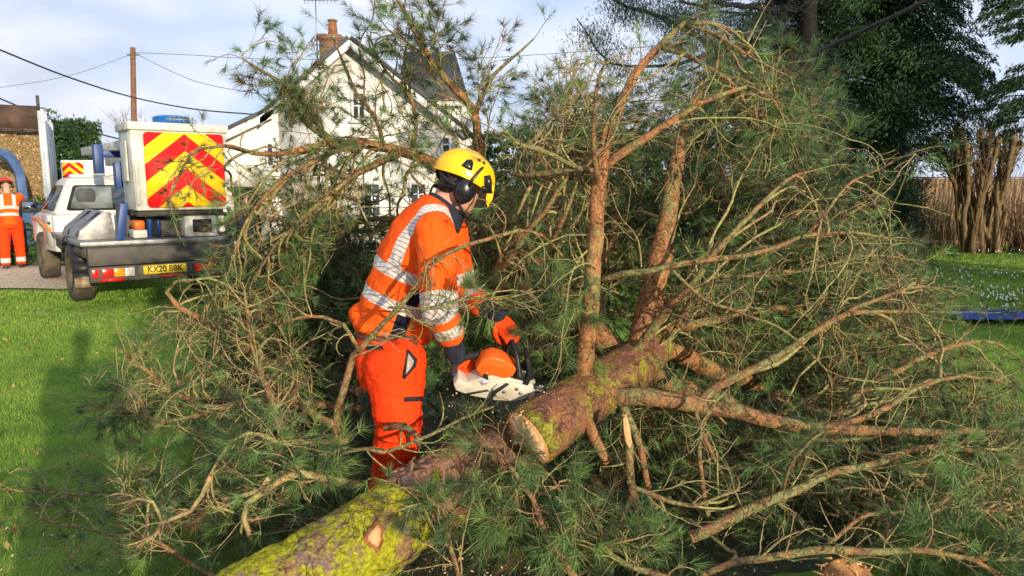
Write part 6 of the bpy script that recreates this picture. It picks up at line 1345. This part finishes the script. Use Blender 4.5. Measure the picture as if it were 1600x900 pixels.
fr([(1136, 609, 2.95, .006), (1105, 648, 2.92, .008), (1092, 696, 2.9, .009), (1097, 753, 2.88, .010), (1108, 822, 2.88, .011)], 'thin upright forked twig crossing the long low limb', dressing=9, needle=.05, cut=False)
fr([(1364, 857, 2.85, .014), (1403, 823, 2.9, .013), (1447, 800, 2.95, .012), (1490, 770, 3.0, .010), (1540, 740, 3.1, .006)], 'grey-green curved branch in the lower right brush', dressing=12, needle=.3, cut=False)
fr([(1224, 768, 2.9, .006), (1241, 714, 2.9, .0065), (1263, 687, 2.92, .006), (1289, 671, 2.95, .005)], 'slim twig standing off the stout cut branch', dressing=3, needle=.3, cut=False)
fr([(1289, 856, 2.7, .008), (1337, 814, 2.75, .008), (1381, 799, 2.8, .007), (1456, 803, 2.85, .004)], 'arched pale twig between the two branches at the lower right', dressing=6, needle=.2, cut=False)
fr([(985, 760, 2.86, .010), (1030, 778, 2.85, .011), (1080, 790, 2.84, .008), (1150, 765, 2.85, .005)], 'side branch leaving the snapped upright branch to the right', dressing=8, needle=.2, cut=False)
fr([(985, 775, 2.86, .009), (968, 820, 2.82, .009), (945, 870, 2.8, .010), (900, 900, 2.75, .008)], 'side branch running down left from the snapped upright branch', dressing=6, needle=.4, cut=False)
fr([(1390, 720, 3.1, .010), (1440, 755, 3.05, .010), (1490, 790, 3.0, .010), (1560, 800, 3.0, .008), (1620, 780, 3.0, .005)], 'grey branch forking down from the stout one near the right edge', dressing=14, needle=.3, cut=False)
fr([(1330, 880, 2.9, .018), (1345, 850, 3.1, .018), (1330, 800, 3.4, .016)], 'short reddish stub standing in the lower right brush', dressing=0)
fr([(1560, 900, 2.75, .011), (1500, 860, 2.8, .011), (1440, 840, 2.85, .009), (1380, 838, 2.9, .005)], 'twig with a burst of green needles at the bottom right', dressing=12, needle=.9)
fill(FR, [(1000, 700), (1600, 690), (1600, 900), (1010, 900)], (2.95, 3.5), 60, needle=.2, curl=.6, kids=(2, 5), reach=(.05, .8), r0=.007)
fill(FR, [(1000, 700), (1600, 680), (1600, 850), (1010, 850)], (3.3, 4.4), 150, needle=.85, nn=48, reach=(.05, 1.3), kids=(4, 7))
fill([FR[-1], FR[1]], [(1400, 790), (1520, 800), (1600, 850), (1560, 900), (1400, 880)], (2.7, 2.9), 14, needle=1, nn=70, nl=.085, r0=.005, Ls=(.07, .16), reach=(.05, .6))
fill([FR[0], FR[9]], [(1180, 690), (1280, 690), (1300, 760), (1500, 690), (1600, 720), (1600, 800), (1460, 770), (1200, 780)], (2.9, 3.15), 20, needle=.95, nn=60, nl=.08, r0=.006, Ls=(.08, .2), reach=(.05, .6))
# centre foreground sprays
FC = []
def fc(rows, label, **kw): b = cut_branch(rows, label, **kw); FC.append(b); return b
fc([(900, 905, 2.6, .014), (850, 830, 2.72, .013), (820, 760, 2.8, .010), (770, 700, 2.85, .006)], 'fresh green pine spray hanging over the gap between log and trunk', dressing=8, needle=1)
fc([(1050, 910, 2.6, .013), (960, 870, 2.7, .012), (900, 800, 2.8, .009), (860, 740, 2.9, .005)], 'blue-green needle spray in the bottom centre', dressing=8, needle=1)
fc([(720, 905, 2.6, .012), (700, 840, 2.62, .010), (690, 790, 2.65, .008), (640, 770, 2.68, .005)], 'small needle spray draped over the end of the near log', dressing=8, needle=1)
fill(FC[:1], [(715, 690), (790, 680), (860, 750), (890, 850), (800, 880), (720, 800)], (2.68, 2.95), 30, needle=1, nn=54, nl=.10, r0=.006, Ls=(.08, .2), reach=(.05, .7), kids=(3, 5), K=.55)
fill(FC[1:2], [(860, 780), (960, 800), (1080, 860), (1100, 900), (860, 900)], (2.62, 2.95), 34, needle=1, nn=52, nl=.09, r0=.006, Ls=(.08, .2), reach=(.05, .7), kids=(3, 5), K=.55)
fill(FC[1:2], [(740, 800), (900, 770), (1000, 860), (980, 900), (740, 900)], (2.8, 3.2), 40, needle=1, nn=70, nl=.08, r0=.006, Ls=(.08, .2), reach=(.05, .9), kids=(3, 5), K=.55)
fill(FC[2:3], [(560, 730), (680, 740), (730, 800), (720, 870), (640, 830)], (2.5, 2.68), 15, needle=1, nn=60, nl=.08, r0=.004, Ls=(.05, .13), reach=(.03, .5), kids=(2, 3), K=.55)
# twigs in front of the worker
cut_branch([(527, 684, 2.98, .016), (530, 640, 2.98, .0155), (541, 588, 3.0, .015), (552, 556, 3.0, .0145), (585, 521, 3.0, .0125), (623, 483, 2.98, .010), (644, 457, 2.97, .0095), (664, 427, 2.96, .009), (704, 393, 2.95, .0085), (756, 374, 2.95, .008), (809, 361, 2.98, .0075), (847, 368, 3.0, .006), (880, 399, 3.0, .004)], 'curved bare branch sweeping up in front of the back of the orange jersey', dressing=12, needle=.15, k=10)
cut_branch([(560, 545, 3.0, .009), (545, 520, 3.0, .0085), (537, 506, 3.0, .008), (505, 497, 3.02, .007), (470, 495, 3.05, .006), (435, 507, 3.1, .004)], 'thin bare twig pointing left from the hip of the person', dressing=5, needle=.1, cut=False)
cut_branch([(534, 706, 2.92, .008), (570, 701, 2.9, .008), (600, 706, 2.9, .008), (626, 701, 2.9, .0078), (675, 679, 2.92, .007), (724, 652, 2.95, .006), (769, 636, 3.0, .004)], 'yellow-green twig crossing the orange trouser leg at shin height', dressing=8, needle=.3, cut=False)
cut_branch([(604, 668, 3.08, .013), (622, 665, 3.06, .014), (638, 668, 3.05, .014), (650, 680, 3.05, .013), (656, 700, 3.05, .010)], 'short grey hooked stick in front of the trouser leg', dressing=1, needle=0, bark=M['bark_grey'])
cut_branch([(606, 480, 2.96, .005), (660, 486, 2.93, .005), (720, 470, 2.9, .005), (790, 465, 2.9, .0045), (850, 455, 2.92, .003)], 'thin twig crossing the sleeve of the person', dressing=14, needle=.5, cut=False)
fill([CB[-1][0]], [(650, 440), (760, 420), (860, 470), (850, 540), (760, 540), (660, 520)], (2.85, 3.05), 12, needle=.8, nn=40, nl=.08, r0=.004, Ls=(.06, .16), kids=(2, 4), reach=(.03, .5))
grp = 'cut pine branches round the trunk'
for b, label, fills, dn, nd in CB:
    if dn: dress(b, dn, (.08, .34), (.0028, .006), .1, 1, nd, 1, curl=.7)
    W = b.p[0].copy(); W[2] = max(0, min(b.p[:, 2].min(), W[2])); root = thing('cut_branch', label, 'branch', W, group=grp); so = b.finish(root, W)
    if 'splintered' in label:
        a_ = P(979, 655, 2.865); g = Geo()
        g.prism([a_+[-.014, 0, 0], a_+[-.006, 0, .012], a_+[.004, 0, .004], a_+[.014, 0, -.03], a_+[.024, 0, -.10], a_+[.016, 0, -.125], a_+[.000, 0, -.10], a_+[-.010, 0, -.05]], (0, .014, 0)); g.build('splintered_top', M['cutwood'], so, W=W, bevel=.002)

# --- near log with lichen, cut off where the person stands
p, r = px_path([(270, 1018, 2.32, .165), (360, 972, 2.40, .168), (460, 917, 2.50, .166), (550, 862, 2.62, .160), (630, 806, 2.78, .156), (690, 768, 2.92, .152)], step=.012)
ctr = p.copy(); W = np.array([p[len(p)//2][0], p[len(p)//2][1], 0]); log = thing('felled_log', 'thick near log coated in bright yellow-green lichen, rising from the bottom edge', 'log', W)
V, F = bark_log(p, r, 130, .012, 11, [(P(665, 748, 2.6), .07, .03), (P(600, 770, 2.55), .05, .02), (P(440, 840, 2.3), .08, .015)])
V[:, 2] = np.maximum(V[:, 2], .002); g = Geo(); g.add(V, F); g.build('bark', M['bark_old'], log, W=W, smooth=True)
g = Geo(); cut_face(g, p[-1], p[-1]-p[-3], r[-1], 50, .1); g.build('cut_end', M['cutwood'], log, W=W)
# pale knot scar where a limb was sawn off: oval face towards the camera
o = np.array([0, 0, CAM_H]); dr = nz(P(586, 838, 2.5)-o); rel = V-o; tt = rel@dr; ds = np.linalg.norm(rel-tt[:, None]*dr, axis=1); hit = o+dr*(tt[ds < .02].min()); k = int(np.argmin(np.linalg.norm(V-hit, axis=1))); c_ = p[np.argmin(np.linalg.norm(p-hit, axis=1))]; nn_ = nz(hit-c_)
g = Geo(); e = nz(np.cross(nn_, [.3, .1, 1])); f_ = np.cross(nn_, e)
def oval(g, a, b, h, z0, k=22):
    an = np.linspace(0, 2*math.pi, k, endpoint=False); w = 1+.16*np.sin(3*an+1)+.10*np.sin(7*an)+.05*np.sin(11*an+2); rim = hit+nn_*z0+(a*w*np.cos(an))[:, None]*e+(b*w*np.sin(an))[:, None]*f_; top = rim*1+nn_*h; i = np.arange(k); j = (i+1) % k
    g.add(np.vstack([rim-nn_*.03, top, [top.mean(0)+nn_*.002]]), [np.stack([i, j, j+k, i+k], 1), np.stack([i+k, j+k, np.full(k, 2*k)], 1)])
oval(g, .022, .034, .007, 0); g.build('knot_scar', M['cutwood'], log, W=W)
g = Geo(); oval(g, .034, .050, .003, 0); g.build('knot_rim', mat('red_bark', (.32, .12, .04), .85, .25, 30, .5), log, W=W)
# torn bark and chunks at the end of the log
g = Geo()
for k in range(60):
    a = random.uniform(-.5, 2.8); i = random.randint(len(p)-16, len(p)-1); d = nz(p[-1]-p[-3]); e1 = nz(np.cross(d, [0, 0, 1])); u1 = np.cross(e1, d); s = e1*math.cos(a)+u1*math.sin(a); c = p[i]+s*(r[i]+.006); ro = np.array([d, nz(np.cross(s, d)), s]).T@frame(random.gauss(0, .4), random.gauss(0, .35), random.gauss(0, .35)); g.box(c, (random.uniform(.03, .09), random.uniform(.015, .05), random.uniform(.006, .016)), ro)
g.build('torn_bark', mat('torn_bark', (.34, .15, .07), .9, col2=(.12, .08, .07), scale=20, bump=.6), log, W=W, bevel=.003)

# --- middle piece lying behind, between the saw cut and the near log
p, r = px_path([(655, 735, 3.05, .12), (720, 702, 3.15, .13), (800, 668, 3.28, .13), (850, 640, 3.40, .125)], step=.02); p[:, 2] -= .10
W = p[len(p)//2].copy(); W[2] = 0; lg = thing('log_piece', 'short reddish-brown log piece lying in shade below the chainsaw', 'log', W); V, F = bark_log(p, r, 60, .010, 31); g = Geo(); g.add(V, F); g.build('bark', M['bark_grey'], lg, W=W, smooth=True)
g = Geo(); cut_face(g, p[0], p[0]-p[2], r[0], 30); g.build('cut_end', M['cutwood'], lg, W=W)
# pale sawn bark slab in the bottom right
W = P(1325, 888, 2.70); W[2] = .0; sl = thing('bark_slab', 'torn orange-brown slab of bark and wood lying at the bottom right', 'bark piece', W)
pts = [P(1282, 893, 2.66), P(1300, 872, 2.68), P(1330, 866, 2.70), P(1352, 884, 2.70), P(1368, 900, 2.66), P(1340, 915, 2.6), P(1300, 910, 2.6)]
g = Geo(); g.prism(pts, (0, .03, -.10)); g.build('slab', mat('split_wood', (.50, .25, .09), .85, col2=(.22, .10, .045), scale=26, bump=.8, bscale=70), sl, W=W, bevel=.012)
g = Geo()
for k in range(26):
    q = pts[random.randint(0, 6)]*.6+pts[random.randint(0, 6)]*.4; g.tube([q, q+nz([random.gauss(0, 1), random.gauss(-.3, .3), random.gauss(.3, .5)])*random.uniform(.02, .06)], [.006, .001], 4)
g.build('splinters', M['cutwood'], sl, W=W)
# splintered top of the snapped branch
# sawdust and chips
g = Geo(); n = 2600; c = P(800, 700, 3.2); x = rng.normal(c[0], .55, n); y = np.clip(rng.normal(3.35, .55, n), 2.6, 5.5); z = rng.uniform(.004, .02, n); V, F, v = leaves(np.stack([x, y, z], 1), .008); g.add(V, F, v=v)
n = 900; x = rng.uniform(-2.5, 3.5, n); y = rng.uniform(2.8, 6, n); V, F, v = leaves(np.stack([x, y, 0*x+.02], 1), .010); g.add(V, F, v=v); g.build('sawdust', leafmat('sawdust', (.55, .38, .2), (.85, .68, .42), .9, 0), kind='stuff')
# low carpet of fallen needles and small twigs in the shade under the heap
T = []
for k in range(1500):
    x = random.uniform(-2.3, 3.4); y = random.uniform(2.75, 5.6)
    if x < -1.9+.25*(y-2.7)*0: continue
    if x < -.62*y+.2 : continue
    a = random.uniform(0, 6.28); T.append([x, y, random.uniform(.02, .10), math.cos(a), math.sin(a), random.uniform(-.1, .3), .10, 34, .075, np.clip(random.gauss(.35, .2), 0, 1)])
needles(T).build('fallen_needle_sprigs', M['needle'], kind='stuff')

# debris scattered over the lawn: dead leaves, snapped twigs
g = Geo(); n = 260; y = rng.uniform(3, 11, n); x = -y*rng.uniform(.25, .78, n); V, F, v = leaves(np.stack([x, y, 0*x+.035], 1), .028); g.add(V, F, v=v)
n = 90; y = rng.uniform(6, 13, n); x = y*rng.uniform(.5, .76, n); V, F, v = leaves(np.stack([x, y, 0*x+.035], 1), .028); g.add(V, F, v=v)
g.build('dead_leaves', leafmat('dead_leaf', (.16, .09, .03), (.42, .30, .12), .8, .1), kind='stuff')
g = Geo()
for k in range(46):
    y = random.uniform(3.2, 10); x = -y*random.uniform(.35, .72); pts, _ = wander(np.array([x, y, .03]), np.array([random.gauss(0, 1), random.gauss(0, 1), 0]), random.uniform(.05, .3), .5); pts[:, 2] = .025+.01*np.sin(np.arange(len(pts))); g.tube(pts, [.004]*len(pts), 4)
g.build('broken_twigs', M['twig'], kind='stuff')

g = Geo(); n = 190; c = P(772, 632, 3.15); pts = c+rng.normal(0, 1, (n, 3))*[.16, .14, .13]; pts = pts[pts[:, 2] > .02]; V, F, v = leaves(pts, .0036, wid=.7); g.add(V, F, v=v)
ii = rng.uniform(0, len(TP)*.25, 60); i = ii.astype(int); fr_ = (ii-i)[:, None]; a = rng.normal(1.6, .6, 60); d_ = nz(TP[0]-TP[2]); e_ = nz(np.cross([0, 0, 1], d_)); u_ = np.cross(d_, e_)
q = TP[i]*(1-fr_)+TP[i+1]*fr_+(np.cos(a)[:, None]*e_+np.sin(a)[:, None]*u_)*(TR[i]+rng.uniform(.002, .01, 60))[:, None]; V, F, v = leaves(q, .0032, wid=.7); g.add(V, F, v=v)
g.build('flying_sawdust', leafmat('saw_chips', (.6, .45, .25), (.9, .75, .5), .9, 0), kind='stuff')

# ---------------------------------------------------------------- the photographer, and unseen hedges added to throw shade
simple_person('person in dark clothes standing where the photograph is taken from', (0.02, -.42, 0), 1.76, R(97), None, jersey=navy_jacket, trouser=navy_tr, lean=R(2), arms=((R(30), R(75)), (R(30), R(75))), bands=False)
hedge('shade_hedge', 'added unseen leafy hedge behind the camera, shading the lower right brush', 2.9, 7.4, -2.6, -1.7, 0, .98, 5000, .07)  # out of view, added to shade the lower right brush
hedge('tall_shade_hedge', 'added unseen tall hedge beyond the right edge, shading the right lawn', 10.6, 12.0, -3, 9, 0, 2.9, 14000, .08)  # out of view, added to shade the right lawn
